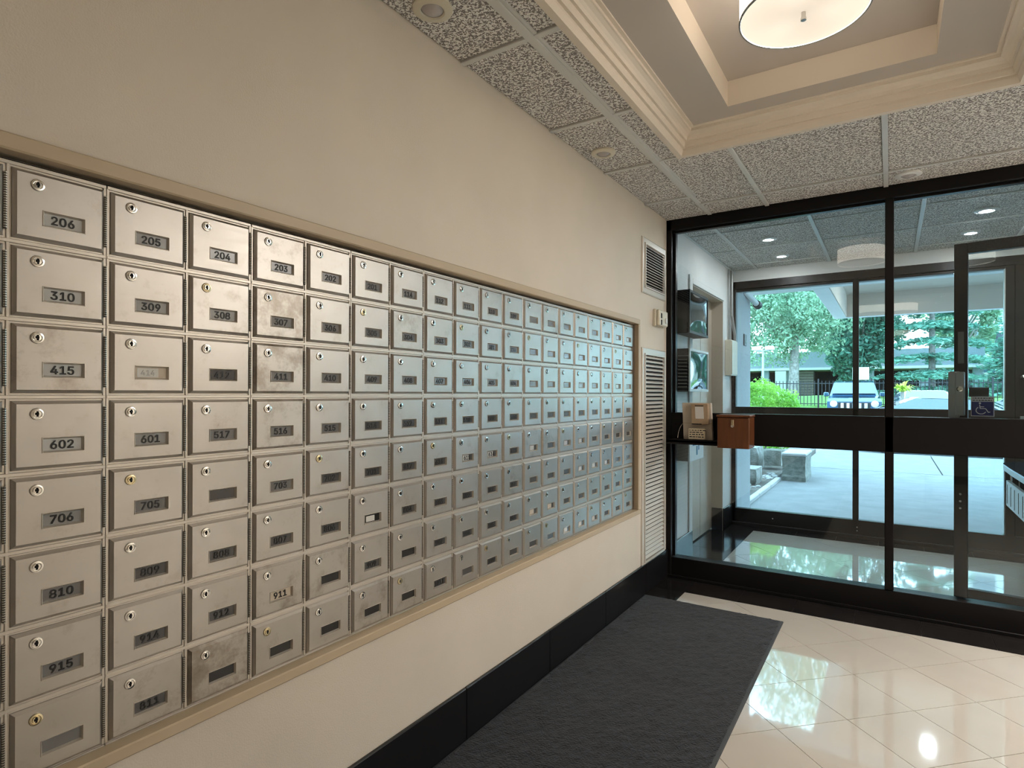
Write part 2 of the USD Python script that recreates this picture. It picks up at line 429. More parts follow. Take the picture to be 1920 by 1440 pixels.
ysx = [YB, -2.65, -2.03, -1.41, -0.8, -0.18, 0.44, 1.05, 1.66, 2.305, 2.90, 3.51, D - 0.03]
for a, b in zip(ysx[:-1], ysx[1:]):
    ctile(XW - 0.012, -1.0, a, b)
for a, b in ((1.05, 1.66), (1.66, 2.305), (2.305, 2.90)):
    ctile(-1.0, TX0 + 0.012, a, b); [ctile(p_, q_, a, b) for p_, q_ in ((TX1 - 0.012, 1.03), (1.03, 1.64), (1.64, 2.25), (2.25, XR + 0.012))]
xsf = [-1.0, -0.65, -0.025, 0.60, 1.22, 1.83, 2.44, XR + 0.012]
for a, b in zip(xsf[:-1], xsf[1:]):
    ctile(a, b, 2.885, 3.68); ctile(a, b, 3.68, D - 0.02)
# vestibule
xv = [XW - 0.012, -1.06, -0.455, 0.168, 0.79, 1.40, 2.02, XR + 0.012]; yv = [D + 0.02, 4.44, 5.045, 5.665, D2]
for a, b in zip(xv[:-1], xv[1:]):
    for c, e in zip(yv[:-1], yv[1:]): ctile(a, b, c, e)


def tbar(x0, x1, y0, y1, w=0.012, drop=0.004):
    if abs(x1 - x0) < 1e-6: q = join(cb(x0 - w, x0 + w, y0, y1, ZC - drop, ZC + 0.012, 0.002))
    else: q = join(cb(x0, x1, y0 - w, y0 + w, ZC - drop, ZC + 0.012, 0.002))
    part(ct, 'tee_bar', q, 'tee_bar')


part(ct, 'tee_bar', join(cb(-1.018, -0.985, YB, 3.52, ZC - 0.006, ZC + 0.012, 0.002), cb(-0.985, -0.972, YB, 3.52, ZC - 0.001, ZC + 0.012, 0.001)), 'tee_bar')
for y in ysx[1:-1]: tbar(XW, -1.0, y, y)
for y in (1.66, 2.305): tbar(-1.0, TX0, y, y); tbar(TX1, XR, y, y)
for x in xsf[1:-1]: tbar(x, x, 2.885, D - 0.03)
for x in (1.03, 1.64, 2.25): tbar(x, x, 1.05, 2.885)
tbar(TX1, XR, 1.056, 1.056)
tbar(-1.0, -1.0, 3.52, D - 0.03, 0.013, 0.002); tbar(-1.0, XR, 3.68, 3.68, 0.008); tbar(-1.0, XR, 2.892, 2.892, 0.008)
for x in xv[1:-1]: tbar(x, x, D + 0.05, D2)
for y in yv[1:-1]: tbar(XW, XR, y, y, 0.005, 0.001)
tbar(XW + 0.008, XW + 0.008, D + 0.05, D2, 0.008)

# behind the camera: flat painted ceiling
solo('ceiling_back', join(bx(-1.0, XR, YB, 1.05, ZC, ZC + 0.05)), 'cream_paint', **S)

# ---- ceiling tray with crown moulding
ty = thing('ceiling_tray', 'cream stepped ceiling tray with crown moulding around the drum lamp', None, (-0.23, 1.97, ZC), kind='structure')


def ringrect(t, z, x0=TX0, x1=TX1, y0=TY0, y1=TY1):
    return [(x0 + t, y0 + t, z), (x1 - t, y0 + t, z), (x1 - t, y1 - t, z), (x0 + t, y1 - t, z)]


prof = [(-0.004, 0.02), (-0.004, -0.012), (0.022, -0.012), (0.030, 0.010), (0.030, 0.020), (0.041, 0.020), (0.046, 0.036), (0.046, 0.045), (0.056, 0.045), (0.060, 0.058), (0.068, 0.067), (0.080, 0.073), (0.086, 0.074), (0.086, 0.086), (0.100, 0.086), (0.102, 0.092)]
part(ty, 'crown_moulding', rects([ringrect(t, ZC + r) for t, r in prof]), 'cream_paint')
RX0, RX1, RY0, RY1 = -0.605, 0.142, 1.26, 2.68
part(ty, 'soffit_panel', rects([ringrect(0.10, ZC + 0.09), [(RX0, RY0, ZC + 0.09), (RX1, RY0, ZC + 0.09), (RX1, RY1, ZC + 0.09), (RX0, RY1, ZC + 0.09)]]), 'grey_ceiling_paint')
part(ty, 'recess_side', rects([[(RX0, RY0, z), (RX1, RY0, z), (RX1, RY1, z), (RX0, RY1, z)] for z in (ZC + 0.09, ZC + 0.2)]), 'cream_paint')
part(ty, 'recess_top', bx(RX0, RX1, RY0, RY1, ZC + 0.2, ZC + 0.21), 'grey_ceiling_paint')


# ---- drum lamps
def drum(cx, cy, zb, r, h, label):
    t = thing('drum_lamp', label, 'ceiling lamp', (cx, cy, zb), group=None)
    part(t, 'shade', lathe([(r - 0.004, 0.0), (r, 0.0), (r, h), (r - 0.004, h)], (cx, cy, zb), 64), 'shade_glow', smooth=40)
    part(t, 'diffuser', lathe([(0.0005, 0.002), (r * 0.5, 0.002), (r - 0.004, 0.002)], (cx, cy, zb), 64), 'diffuser_glow')
    part(t, 'rim', lathe([(r - 0.003, -0.002), (r + 0.0015, -0.002), (r + 0.0015, 0.003), (r - 0.003, 0.003)], (cx, cy, zb), 64), 'grey_metal', smooth=40)
    part(t, 'finial', lathe([(0.0004, -0.022), (0.008, -0.022), (0.0085, -0.016), (0.0065, -0.015), (0.0065, 0.002)], (cx, cy, zb), 20), 'alu_frame', smooth=40)
    part(t, 'stem', cyl((cx, cy, zb + 0.01), (cx, cy, ZC + 0.2 if cy > 0 else ZC), 0.008), 'alu_frame')
    for k in range(3):
        a = k * 2.094 + 0.4
        part(t, 'bulb', trimesh.creation.icosphere(1, 0.028).apply_translation([cx + 0.085 * math.cos(a), cy + 0.085 * math.sin(a), zb + 0.07]), 'bulb_glow')
    return t


drum(-0.224, 1.97, ZC - 0.02, 0.182, 0.125, 'white drum ceiling lamp with round diffuser hanging in the cream ceiling tray')
drum(0.11, -1.25, ZC - 0.10, 0.182, 0.105, 'white drum ceiling lamp in the rear part of the lobby, mirrored in the glass')


def spotlight(x, y, r, on, label, cat='ceiling light', gold=False):
    t = thing('recessed_light', label, cat, (x, y, ZC))
    ri = r * 0.55
    part(t, 'ring', lathe([(r, 0.004), (r, -0.003), (r * 0.9, -0.007), (ri * 1.12, -0.009), (ri, -0.005), (ri, 0.012)], (x, y, ZC), 40), 'ivory_plastic' if gold else 'white_plastic', smooth=40)
    if on: part(t, 'lamp_face', lathe([(0.0004, -0.014), (ri * 0.35, -0.0125), (ri * 0.55, -0.009), (ri * 0.66, -0.004)], (x, y, ZC), 16), 'spot_glow'); part(t, 'reflector', lathe([(ri * 0.66, -0.004), (ri * 0.85, -0.001), (ri, -0.004)], (x, y, ZC), 24), 'white_plastic')
    else: part(t, 'lens', lathe([(0.0004, -0.016), (ri * 0.4, -0.0145), (ri * 0.75, -0.010), (ri * 0.97, -0.003)], (x, y, ZC), 32), 'spot_lens_off', smooth=True)


spotlight(-1.180, 1.372, 0.062, False, 'unlit round ceiling spotlight with ivory ring, the larger one beside the mailbox wall', gold=True)
spotlight(-1.182, 2.645, 0.060, False, 'unlit round ceiling spotlight with ivory ring beside the wall, near the tray corner', gold=True)
spotlight(0.076, 3.787, 0.062, False, 'white round ceiling spotlight just in front of the black glazing head')
spotlight(-0.784, 4.79, 0.060, True, 'lit round ceiling spotlight in the vestibule above the monitors side, nearer one')
spotlight(-0.782, 5.43, 0.060, True, 'lit round ceiling spotlight by the facade, on the monitors side of the vestibule')
spotlight(0.511, 4.778, 0.066, True, 'lit round ceiling spotlight above the glass door, the larger one')
spotlight(0.484, 5.377, 0.060, True, 'lit round ceiling spotlight by the facade, on the door side of the vestibule')

def fill_panel(t, x, y):
    part(t, 'diffuser', bx(x - 0.5, x + 0.5, y - 0.25, y + 0.25, ZC - 0.008, ZC - 0.002), 'fill_panel_glow')
    part(t, 'frame', rects([[(x - a, y - b, z), (x + a, y - b, z), (x + a, y + b, z), (x - a, y + b, z)] for a, b, z in ((0.53, 0.28, ZC), (0.53, 0.28, ZC - 0.012), (0.5, 0.25, ZC - 0.012), (0.5, 0.25, ZC - 0.004))]), 'white_plastic')


# added light panels, out of view, brightening the lobby from its open side
for i, (x, y) in enumerate([(1.72, 2.62), (1.72, 3.28)]):
    t = thing('added_light_panel', 'added flat light panel, out of view, brightening the lobby from its open side', 'ceiling light', (x, y, ZC), group='added light panels over the open side')
    fill_panel(t, x, y)

# ------------------------------------------------------------------ mailbox trim, rack, mailboxes
tr = thing('mailbox_surround', 'tan painted wooden trim framing the bank of mailboxes', 'trim', (XW, 1.8, 1.1))
part(tr, 'top_rail', cb(XW - 0.02, XW + 0.012, YM0 - 0.03, YM1 + 0.026, ZM1, ZM1 + 0.030, 0.003), 'trim_paint')
part(tr, 'sill', cb(XW - 0.02, XW + 0.018, YM0 - 0.03, YM1 + 0.026, ZM0 - 0.026, ZM0, 0.003), 'trim_paint')
part(tr, 'side_rail', cb(XW - 0.02, XW + 0.012, YM1, YM1 + 0.026, ZM0, ZM1, 0.003), 'trim_paint')

rk = thing('mailbox_rack', 'steel rack grid holding the rows of mailboxes in the wall', 'rack', (XM, 1.8, ZM0))
cols = list(range(-1, 19))
part(rk, 'back_plate', bx(XM - 0.03, XM - 0.022, YM0, YM1, ZM0, ZM1), 'dark_seam')
mod = [(-1, 0), (1, 2), (3, 4), (5, 6), (7, 8), (9, 10), (11, 12), (13, 14), (15, 16), (17, 18)]
OFF = 0.0065         # frame strip beside a door
for a, b in mod:
    y0, y1 = Y0 + a * PW - OFF + 0.0008, Y0 + (b + 1) * PW - OFF - 0.0008
    g = [bx(XM - 0.022, XM, y0, y1, ZM0 + 0.002, ZM1 - 0.012)]
    for r in range(NR + 1):
        z = Z0 + 0.0068 - r * PH
        g.append(cb(XM, XM + 0.003, y0, y1, z - 0.0035, z + 0.0035, 0.0012))
    for y in (y0, Y0 + b * PW - OFF, y1 - 0.004):
        g.append(cb(XM, XM + 0.0024, y - 0.001, y + 0.004, ZM0 + 0.003, ZM1 - 0.014, 0.001))
    part(rk, 'rack_panel', join(*g), 'steel_rail')

NUM = {0: '206 205 204 203 202 201 114 112 111 110 109', 1: '310 309 308 307 306 305 304 303 302 301 216', 2: '415 414 412 411 410 409 408 407 406 405 404', 3: '602 601 517 516 515 514 512 511 510 509 508',
       4: '706 705 - 703 702 701 617 616 615 614 612', 5: '810 809 808 807 806 - 804 803 802 801 717', 6: '915 914 912 911 - 909 - 907 906 905 904', 7: '- 811 - - - - - 1011 - 1009 -'}
NUM = {k: v.split() for k, v in NUM.items()}
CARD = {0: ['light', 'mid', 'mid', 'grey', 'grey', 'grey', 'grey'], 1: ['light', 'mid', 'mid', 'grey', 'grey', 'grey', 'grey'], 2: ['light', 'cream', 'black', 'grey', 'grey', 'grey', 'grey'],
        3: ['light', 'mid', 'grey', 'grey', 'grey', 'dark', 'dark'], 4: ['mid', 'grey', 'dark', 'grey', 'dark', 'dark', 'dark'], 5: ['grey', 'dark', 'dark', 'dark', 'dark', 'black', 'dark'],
        6: ['grey', 'dark', 'dark', 'cream', 'black', 'dark', 'black'], 7: ['grey', 'dark', 'black', 'black', 'black', 'black', 'black']}  # card tones also carry reflection brightness, darker downward and away from the camera
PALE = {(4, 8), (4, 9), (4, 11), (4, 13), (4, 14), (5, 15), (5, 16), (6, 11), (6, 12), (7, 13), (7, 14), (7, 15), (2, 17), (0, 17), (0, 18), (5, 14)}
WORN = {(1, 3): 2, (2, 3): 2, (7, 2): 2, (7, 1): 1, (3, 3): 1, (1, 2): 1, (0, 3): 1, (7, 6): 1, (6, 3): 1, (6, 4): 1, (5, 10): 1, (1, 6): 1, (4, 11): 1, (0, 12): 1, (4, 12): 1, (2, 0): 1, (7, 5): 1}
DW, DH, DT, CH = PW - 0.0115, PH - 0.0137, 0.008, 0.0062
WY0, WY1, WZ0, WZ1 = 0.0445, 0.1105, 0.0683, 0.0955     # label window, from the door's top near corner


def mailbox(r, c):
    num = NUM[r][c] if 0 <= c < 11 else '-'
    row = ['top'] + ORD[1:7] + ['bottom']
    row = row[r]
    col = ORD[c + 1]
    lab = f'steel mailbox{" numbered " + num if num != "-" else ""} in the {row} row, {col} column from the camera end'
    y, zt = Y0 + c * PW, Z0 - r * PH
    t = thing('mailbox', lab, 'mailbox', (XM, y, zt - DH), group='steel mailboxes in the wall')
    x1 = XM + DT
    ins = 0.003

    def rect(a0, a1, b0, b1, x): return [(x, y + a0, zt - b1), (x, y + a1, zt - b1), (x, y + a1, zt - b0), (x, y + a0, zt - b0)]
    k = WORN.get((r, c), 0)
    mname = ('door_metal', 'smudged_metal', 'worn_metal')[k]
    part(t, 'door', rects([rect(0, DW, 0, DH, XM), rect(0.0006, DW - 0.0006, 0.0006, DH - 0.0006, XM + 0.003), rect(CH, DW - CH, CH, DH - CH, x1), rect(WY0 - 0.001, WY1 + 0.001, WZ0 - 0.001, WZ1 + 0.001, x1)]), mname)
    part(t, 'label_frame', rects([rect(WY0 - 0.001, WY1 + 0.001, WZ0 - 0.001, WZ1 + 0.001, x1), rect(WY0 - 0.0006, WY1 + 0.0006, WZ0 - 0.0006, WZ1 + 0.0006, x1 + 0.0012), rect(WY0, WY1, WZ0, WZ1, x1 + 0.0012), rect(WY0 + ins, WY1 - ins, WZ0 + ins, WZ1 - ins, x1 - 0.005)]), 'steel_rail')
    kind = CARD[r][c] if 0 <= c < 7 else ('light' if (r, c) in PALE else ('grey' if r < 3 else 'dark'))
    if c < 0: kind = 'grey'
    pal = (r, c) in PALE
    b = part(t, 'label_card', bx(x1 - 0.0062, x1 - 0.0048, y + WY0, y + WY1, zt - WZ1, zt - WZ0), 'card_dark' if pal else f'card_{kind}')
    yc, zc = y + (WY0 + WY1) / 2, zt - (WZ0 + WZ1) / 2
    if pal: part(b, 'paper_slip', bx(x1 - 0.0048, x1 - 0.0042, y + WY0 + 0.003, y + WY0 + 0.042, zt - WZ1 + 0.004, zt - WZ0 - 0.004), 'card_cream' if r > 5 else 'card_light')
    if num == '414': part(b, 'paper_slip', bx(x1 - 0.0048, x1 - 0.0042, yc - 0.028, yc + 0.014, zc - 0.0095, zc + 0.0095), 'paper')
    if (r, c) == (5, 5): part(b, 'paper_slip', bx(x1 - 0.0048, x1 - 0.0042, yc - 0.024, yc + 0.010, zc - 0.009, zc + 0.008), 'paper')
    if num != '-':
        part(b, 'numerals', text_on_wall(num, 0.0150 if num != '414' else 0.011, yc - 0.001 - (0.006 if num == '414' else 0), zc, x1 - 0.0044, 0.0009, bold=num != '414'), 'ink' if num != '414' else 'grey_metal')
    ly, lz = y + 0.036, zt - 0.024
    lk = part(t, 'lock', turn(lathe([(0.0105, 0.0), (0.0108, 0.0012), (0.0100, 0.0026), (0.0076, 0.0030), (0.0070, 0.0020), (0.0060, 0.0018), (0.0056, 0.0034), (0.0004, 0.0036)], (0, 0, 0), 20), [[0, 0, 1], [1, 0, 0], [0, 1, 0]], (x1 - 0.0003, ly, lz)), 'brass' if (r * 7 + c * 3) % 9 == 4 else 'chrome', smooth=35)
    part(lk, 'keyhole', join(bx(x1 + 0.0030, x1 + 0.0037, ly - 0.0016, ly + 0.0016, lz - 0.0050, lz + 0.0050), bx(x1 + 0.0030, x1 + 0.0036, ly - 0.0034, ly + 0.0024, lz - 0.0016, lz + 0.0026)), 'hole_black')
    part(t, 'hinge', cyl((XM + 0.004, y + DW + 0.0022, zt - DH + 0.012), (XM + 0.004, y + DW + 0.0022, zt - 0.012), 0.0026, n=8), 'hinge_metal')


for r in range(NR):
    for c in cols: mailbox(r, c)


# ------------------------------------------------------------------ wall grilles and alarm box
def grille(y0, y1, z0, z1, n, label, mat_slat, border=0.045):
    t = thing('wall_grille', label, 'air grille', (XW, (y0 + y1) / 2, z0))
    yi0, yi1, zi0, zi1 = y0 + border, y1 - border, z0 + border, z1 - border

    def rect(a0, a1, b0, b1, x): return [(x, a0, b0), (x, a1, b0), (x, a1, b1), (x, a0, b1)]
    part(t, 'frame', rects([rect(y0, y1, z0, z1, XW), rect(y0, y1, z0, z1, XW + 0.006), rect(y0 + 0.006, y1 - 0.006, z0 + 0.006, z1 - 0.006, XW + 0.010), rect(yi0 - 0.012, yi1 + 0.012, zi0 - 0.012, zi1 + 0.012, XW + 0.010), rect(yi0 - 0.010, yi1 + 0.010, zi0 - 0.010, zi1 + 0.010, XW + 0.016), rect(yi0 - 0.002, yi1 + 0.002, zi0 - 0.002, zi1 + 0.002, XW + 0.016), rect(yi0, yi1, zi0, zi1, XW + 0.002)]), 'slat_paint')
    part(t, 'duct', bx(XW + 0.0005, XW + 0.0015, yi0 - 0.002, yi1 + 0.002, zi0 - 0.002, zi1 + 0.002), 'shaft_dark')
    p = (zi1 - zi0) / n
    for i in range(n):
        z = zi0 + (i + 0.5) * p; h = p * 0.33
        v = np.array([[XW + 0.0016, yi0, z + h], [XW + 0.0016, yi1, z + h], [XW + 0.0135, yi0, z - h * 0.5], [XW + 0.0135, yi1, z - h * 0.5],
                      [XW + 0.0016, yi0, z + h - 0.0014], [XW + 0.0016, yi1, z + h - 0.0014], [XW + 0.0135, yi0, z - h * 0.5 - 0.0022], [XW + 0.0135, yi1, z - h * 0.5 - 0.0022]])
        part(t, 'slat', (v, np.array([[0, 2, 3, 1], [2, 6, 7, 3], [4, 5, 7, 6], [0, 1, 5, 4]])), mat_slat)


grille(3.455, 3.895, 1.868, 2.215, 15, 'small square air grille with dark gaps high on the wall', 'slat_paint')
grille(3.455, 3.895, 0.165, 1.530, 49, 'tall narrow louvred air grille low on the wall beside the mailboxes', 'slat_paint')
t = thing('alarm_box', 'small ivory wall box with a round button between two air grilles', 'wall control', (XW, 3.72, 1.68))
part(t, 'back_box', cb(XW, XW + 0.022, 3.66, 3.835, 1.680, 1.790, 0.004), 'ivory_plastic')
part(t, 'cover', cb(XW + 0.022, XW + 0.045, 3.665, 3.83, 1.684, 1.786, 0.008), 'ivory_plastic')
part(t, 'button', turn(lathe([(0.018, 0), (0.018, 0.006), (0.014, 0.008), (0.0004, 0.008)], (0, 0, 0), 20), [[0, 0, 1], [1, 0, 0], [0, 1, 0]], (XW + 0.045, 3.785, 1.722)), 'white_plastic')
for z in (1.748, 1.706): part(t, 'slot', bx(XW + 0.0445, XW + 0.0462, 3.690, 3.712, z - 0.016, z + 0.016), 'hole_black')

# ------------------------------------------------------------------ inner glazed screen
gs = thing('window_1', 'black framed full height glass screen between lobby and vestibule', None, (0, D, 0), kind='structure')
FY0, FY1 = D - 0.045, D + 0.05
part(gs, 'jamb', join(cb(XW, -1.253, FY0, FY1, 0, ZC, 0.003), cb(-1.253, -1.238, D + 0.0, D + 0.04, 0, ZC, 0.002)), 'black_frame')
part(gs, 'head_rail', join(cb(XW, XR, FY0, FY1, 2.352, ZC + 0.01, 0.003), cb(-1.253, XR, D - 0.008, D + 0.03, 2.340, 2.352, 0.002)), 'black_frame')
part(gs, 'mullion', join(cb(-0.0297, 0.0134, FY0, FY1, 0.14, 2.352, 0.003)), 'black_frame')
part(gs, 'mullion', cb(1.27, 1.315, FY0, FY1, 0.14, 2.352, 0.003), 'black_frame')
part(gs, 'bottom_rail', join(cb(XW, XR, FY0 + 0.005, FY1, 0.0, 0.138, 0.003), cb(XW, XR, FY0 - 0.006, FY0 + 0.005, 0.0, 0.02, 0.003)), 'black_frame')
part(gs, 'crossbar', join(cb(-1.253, XR, D - 0.045, D + 0.03, 0.918, 1.118, 0.003)), 'black_frame')
for x0, x1 in ((-1.253, -0.0297), (0.0134, 1.27), (1.315, XR)):
    for z0, z1 in ((0.138, 0.918), (1.118, 2.345)):
        part(gs, 'pane', bx(x0, x1, D + 0.006, D + 0.012, z0, z1), 'pane_glass')

# shelf on the screen, with parcels, and the wooden box
sh = solo('ledge_shelf', join(cb(-1.25, -0.90, D - 0.16, D - 0.045, 0.925, 0.943, 0.003), cb(-1.25, -0.90, D - 0.160, D - 0.150, 0.915, 0.950, 0.002)), 'black_frame', 'narrow black ledge fixed to the glass screen, holding the parcels', 'shelf')
b0 = thing('cardboard_parcel', 'large pale cardboard parcel standing on the black ledge against the glass', 'parcel', (-1.05, D - 0.09, 0.943))
tilt = np.array([[1, 0, -0.10], [0, 1, 0.18], [0, 0, 1.0]])


def lean(mesh, z0=0.943): v, f = arr(mesh); v = v.copy(); v[:, 0] -= 0.16 * (v[:, 2] - z0) * 0.5; v[:, 1] += 0.12 * (v[:, 2] - z0); return v, f


part(b0, 'carton', lean(cb(-1.150, -0.962, D - 0.108, D - 0.078, 0.943, 1.185, 0.003)), 'pale_card')
part(b0, 'tape_seam', lean(bx(-1.150, -0.962, D - 0.1092, D - 0.108, 1.050, 1.053)), 'cardboard')
b1 = thing('cardboard_parcel', 'smaller brown cardboard parcel with a white address label, in front of the pale parcel', 'parcel', (-1.03, D - 0.11, 1.056))
part(b1, 'carton', lean(cb(-1.084, -0.975, D - 0.136, D - 0.1095, 1.046, 1.180, 0.003)), 'cardboard')
part(b1, 'address_label', lean(bx(-1.058, -1.004, D - 0.1368, D - 0.136, 1.083, 1.160)), 'paper')
part(b1, 'tape', lean(bx(-1.058, -1.004, D - 0.1370, D - 0.136, 1.164, 1.169)), 'ink')
part(b1, 'strap', lean(bx(-1.083, -1.02, D - 0.1375, D - 0.136, 1.045, 1.051)), 'ink')
b2 = thing('notice_card', 'small cream card with dark scribbled writing propped in front of the parcels', 'card', (-1.05, D - 0.14, 0.955))
part(b2, 'card', cb(-1.108, -1.0, D - 0.148, D - 0.136, 0.948, 1.020, 0.003), 'cream_paper')
g = []
rr = np.random.default_rng(3)
for k, z in enumerate((1.008, 0.995, 0.981, 0.966)):
    x = -1.100
    while x < -1.012:
        w = rr.uniform(0.006, 0.02); g.append(bx(x, x + w, D - 0.1486, D - 0.148, z - 0.0022, z + 0.0022 + rr.uniform(0, 0.002))); x += w + rr.uniform(0.003, 0.008)
part(b2, 'writing', join(*g), 'ink')
ch = solo('bead_chain', tube([(-1.172, D - 0.055, 1.045), (-1.178, D - 0.06, 1.035), (-1.188, D - 0.07, 1.01), (-1.194, D - 0.08, 0.98), (-1.196, D - 0.085, 0.95)], 0.002, 6), 'chrome', 'short silver chain dangling from the black bar beside the parcels', 'chain')
wb = thing('wooden_box', 'orange-brown wooden drop box with small lock hung on the black bar', 'box', (-0.815, D - 0.1, 0.91))
part(wb, 'body', cb(-0.911, -0.722, D - 0.205, D - 0.046, 0.908, 1.098, 0.003), 'oak_wood')
part(wb, 'lid', cb(-0.915, -0.717, D - 0.212, D - 0.046, 1.100, 1.115, 0.003), 'oak_wood')
hp = part(wb, 'hasp', cb(-0.828, -0.812, D - 0.209, D - 0.2045, 1.045, 1.085, 0.0015), 'brass')
part(hp, 'lock_disc', turn(lathe([(0.010, 0), (0.010, 0.004), (0.0004, 0.005)], (0, 0, 0), 18), [[1, 0, 0], [0, 0, -1], [0, 1, 0]], (-0.820, D - 0.2045, 1.047)), 'chrome')

# ------------------------------------------------------------------ vestibule wall: monitors, boxes, alcove door, conduit
XP = -1.175


def monitor(z0, z1, y0, y1, label, bezel, grilled):
    t = thing('wall_monitor', label, 'monitor', (XW, (y0 + y1) / 2, z0))
    part(t, 'housing', join(cb(XW, XP - 0.01, y0, y1, z0, z1, 0.006)), 'black_plastic')
    def rect(a, x): return [(x, y0 + a, z0 + a), (x, y1 - a, z0 + a), (x, y1 - a, z1 - a), (x, y0 + a, z1 - a)]
    part(t, 'front_bezel', rects([rect(0.0, XP - 0.01), rect(0.0, XP), rect(0.016, XP + 0.001), rect(0.020, XP - 0.004)]), bezel)
    # slightly bulged screen
    n = 8; V = []; F = []
    for i in range(n + 1):
        for j in range(n + 1):
            u, w = i / n, j / n
            V.append([XP - 0.004 + 0.010 * (1 - (2 * u - 1) ** 2) * (1 - (2 * w - 1) ** 2) ** 0.6, y0 + 0.018 + u * (y1 - y0 - 0.036), z0 + 0.018 + w * (z1 - z0 - 0.036)])
    for i in range(n):
        for j in range(n):
            a = i * (n + 1) + j; F.append([a, a + n + 1, a + n + 2, a + 1])
    part(t, 'screen', (V, F), 'screen_glass', smooth=True)
    if grilled:
        part(t, 'trim_strip', bx(XW + 0.03, XP - 0.012, y0 - 0.0012, y0 + 0.001, z1 - 0.054, z1 - 0.048), 'grey_metal')
        for k in range(9):
            part(t, 'vent_slot', bx(XW + 0.03, XP - 0.02, y0 - 0.0012, y0 + 0.001, z0 + 0.03 + 0.024 * k, z0 + 0.036 + 0.024 * k), 'grey_metal')


monitor(1.670, 1.973, 4.09, 4.58, 'black wall monitor with glossy screen, upper of two in the vestibule', 'black_plastic', False)
monitor(1.260, 1.562, 4.10, 4.59, 'black wall monitor with vent slots and pale screen frame, lower of two', 'white_plastic', True)
t = thing('wall_cabinet', 'small grey wall cabinet with a white front and blue drawing, under the ledge', 'cabinet', (XW, 4.2, 0.77))
part(t, 'body', cb(XW, XP - 0.012, 4.10, 4.45, 0.772, 0.960, 0.004), 'grey_metal')
part(t, 'front_sheet', cb(XP - 0.012, XP, 4.095, 4.455, 0.768, 0.962, 0.002), 'white_plastic')
part(t, 'drawing', join(turn(bx(-0.0005, 0.0008, -0.10, 0.10, -0.009, 0.009), np.eye(3), (XP + 0.0006, 4.27, 0.885)), turn(bx(-0.0005, 0.0008, -0.018, 0.012, -0.045, 0.02), np.eye(3), (XP + 0.0006, 4.28, 0.850)), turn(bx(-0.0005, 0.0008, 0.045, 0.065, -0.03, 0.012), np.eye(3), (XP + 0.0006, 4.27, 0.868))), 'pen_blue')
# alcove door
dr = thing('door_1', 'beige double door set back in the vestibule wall', None, (XW - 0.12, 5.0, 0), kind='structure')
part(dr, 'door_leaf', cb(XW - 0.14, XW - 0.10, 4.545, 5.155, 0.01, 2.085, 0.003), 'door_beige')
part(dr, 'door_leaf', cb(XW - 0.14, XW - 0.10, 5.162, 5.535, 0.01, 2.085, 0.003), 'door_beige')
part(dr, 'recess_lining', join(bx(XW - 0.3, XW + 0.001, 5.532, 5.541, 0.0, 2.09), bx(XW - 0.3, XW + 0.001, 4.529, 4.538, 0, 2.09), bx(XW - 0.3, XW + 0.001, 4.53, 5.54, 2.082, 2.091)), 'door_beige')
part(dr, 'casing', join(cb(XW, XW + 0.012, 4.45, 4.53, 0.0, 2.15, 0.003), cb(XW, XW + 0.012, 4.53, 5.54, 2.09, 2.135, 0.003)), 'white_paint')
part(dr, 'handle', cyl((XW - 0.10, 5.10, 1.0), (XW - 0.05, 5.10, 1.0), 0.02), 'chrome')
pn = thing('electrical_panel', 'beige metal electrical panel on the vestibule wall below the conduit', 'panel box', (XW, 5.7, 1.4))
part(pn, 'box', cb(XW, XW + 0.055, 5.62, 5.86, 1.415, 1.745, 0.004), 'ivory_plastic')
part(pn, 'cover', cb(XW + 0.055, XW + 0.062, 5.63, 5.85, 1.425, 1.735, 0.003), 'ivory_plastic')
solo('conduit_pipe', join(tube([(XW + 0.02, 5.80, 2.41), (XW + 0.02, 5.80, 1.98), (XW + 0.03, 5.81, 1.90), (XW + 0.045, 5.82, 1.80), (XW + 0.045, 5.82, 1.745)], 0.014, 12), tube([(XW + 0.014, 5.72, 2.41), (XW + 0.014, 5.72, 1.745)], 0.008, 8)), 'conduit', 'grey metal conduit running down the vestibule corner to the electrical panel', 'pipe', smooth=40)

# ------------------------------------------------------------------ open glass door behind the screen
dl = thing('door_2', 'dark framed glass door standing ajar in the vestibule', None, (0.305, 4.20, 0.0), kind='structure', rotz=-10)
W_ = 0.90


def dpart(n, mesh, m_, label=None): return part(dl, n, mesh, m_, label, local=True)


dpart('stile', cb(0, 0.062, -0.022, 0.022, 0.03, 2.10, 0.003), 'bronze_frame')
dpart('stile', cb(W_ - 0.062, W_, -0.022, 0.022, 0.03, 2.10, 0.003), 'bronze_frame')
dpart('top_rail', cb(0.062, W_ - 0.062, -0.022, 0.022, 2.04, 2.10, 0.003), 'bronze_frame')
dpart('bottom_rail', cb(0.062, W_ - 0.062, -0.022, 0.022, 0.03, 0.15, 0.003), 'bronze_frame')
dpart('push_bar', cb(0.062, W_ - 0.062, -0.05, 0.022, 0.93, 1.10, 0.003), 'bronze_frame')
dpart('pane', bx(0.062, W_ - 0.062, -0.003, 0.003, 0.15, 0.93), 'pane_glass'); dpart('pane', bx(0.062, W_ - 0.062, -0.003, 0.003, 1.10, 2.04), 'pane_glass')
lb = dpart('lock_case', join(cb(-0.022, 0.028, -0.060, -0.022, 1.115, 1.375, 0.004), cb(0.010, 0.052, -0.066, -0.022, 1.125, 1.372, 0.004)), 'grey_metal')
part(lb, 'cylinder', turn(lathe([(0.015, 0), (0.015, 0.008), (0.009, 0.010), (0.0004, 0.010)], (0, 0, 0), 20), [[1, 0, 0], [0, 0, -1], [0, 1, 0]], (0.031, -0.066, 1.275)), 'chrome', local=True)
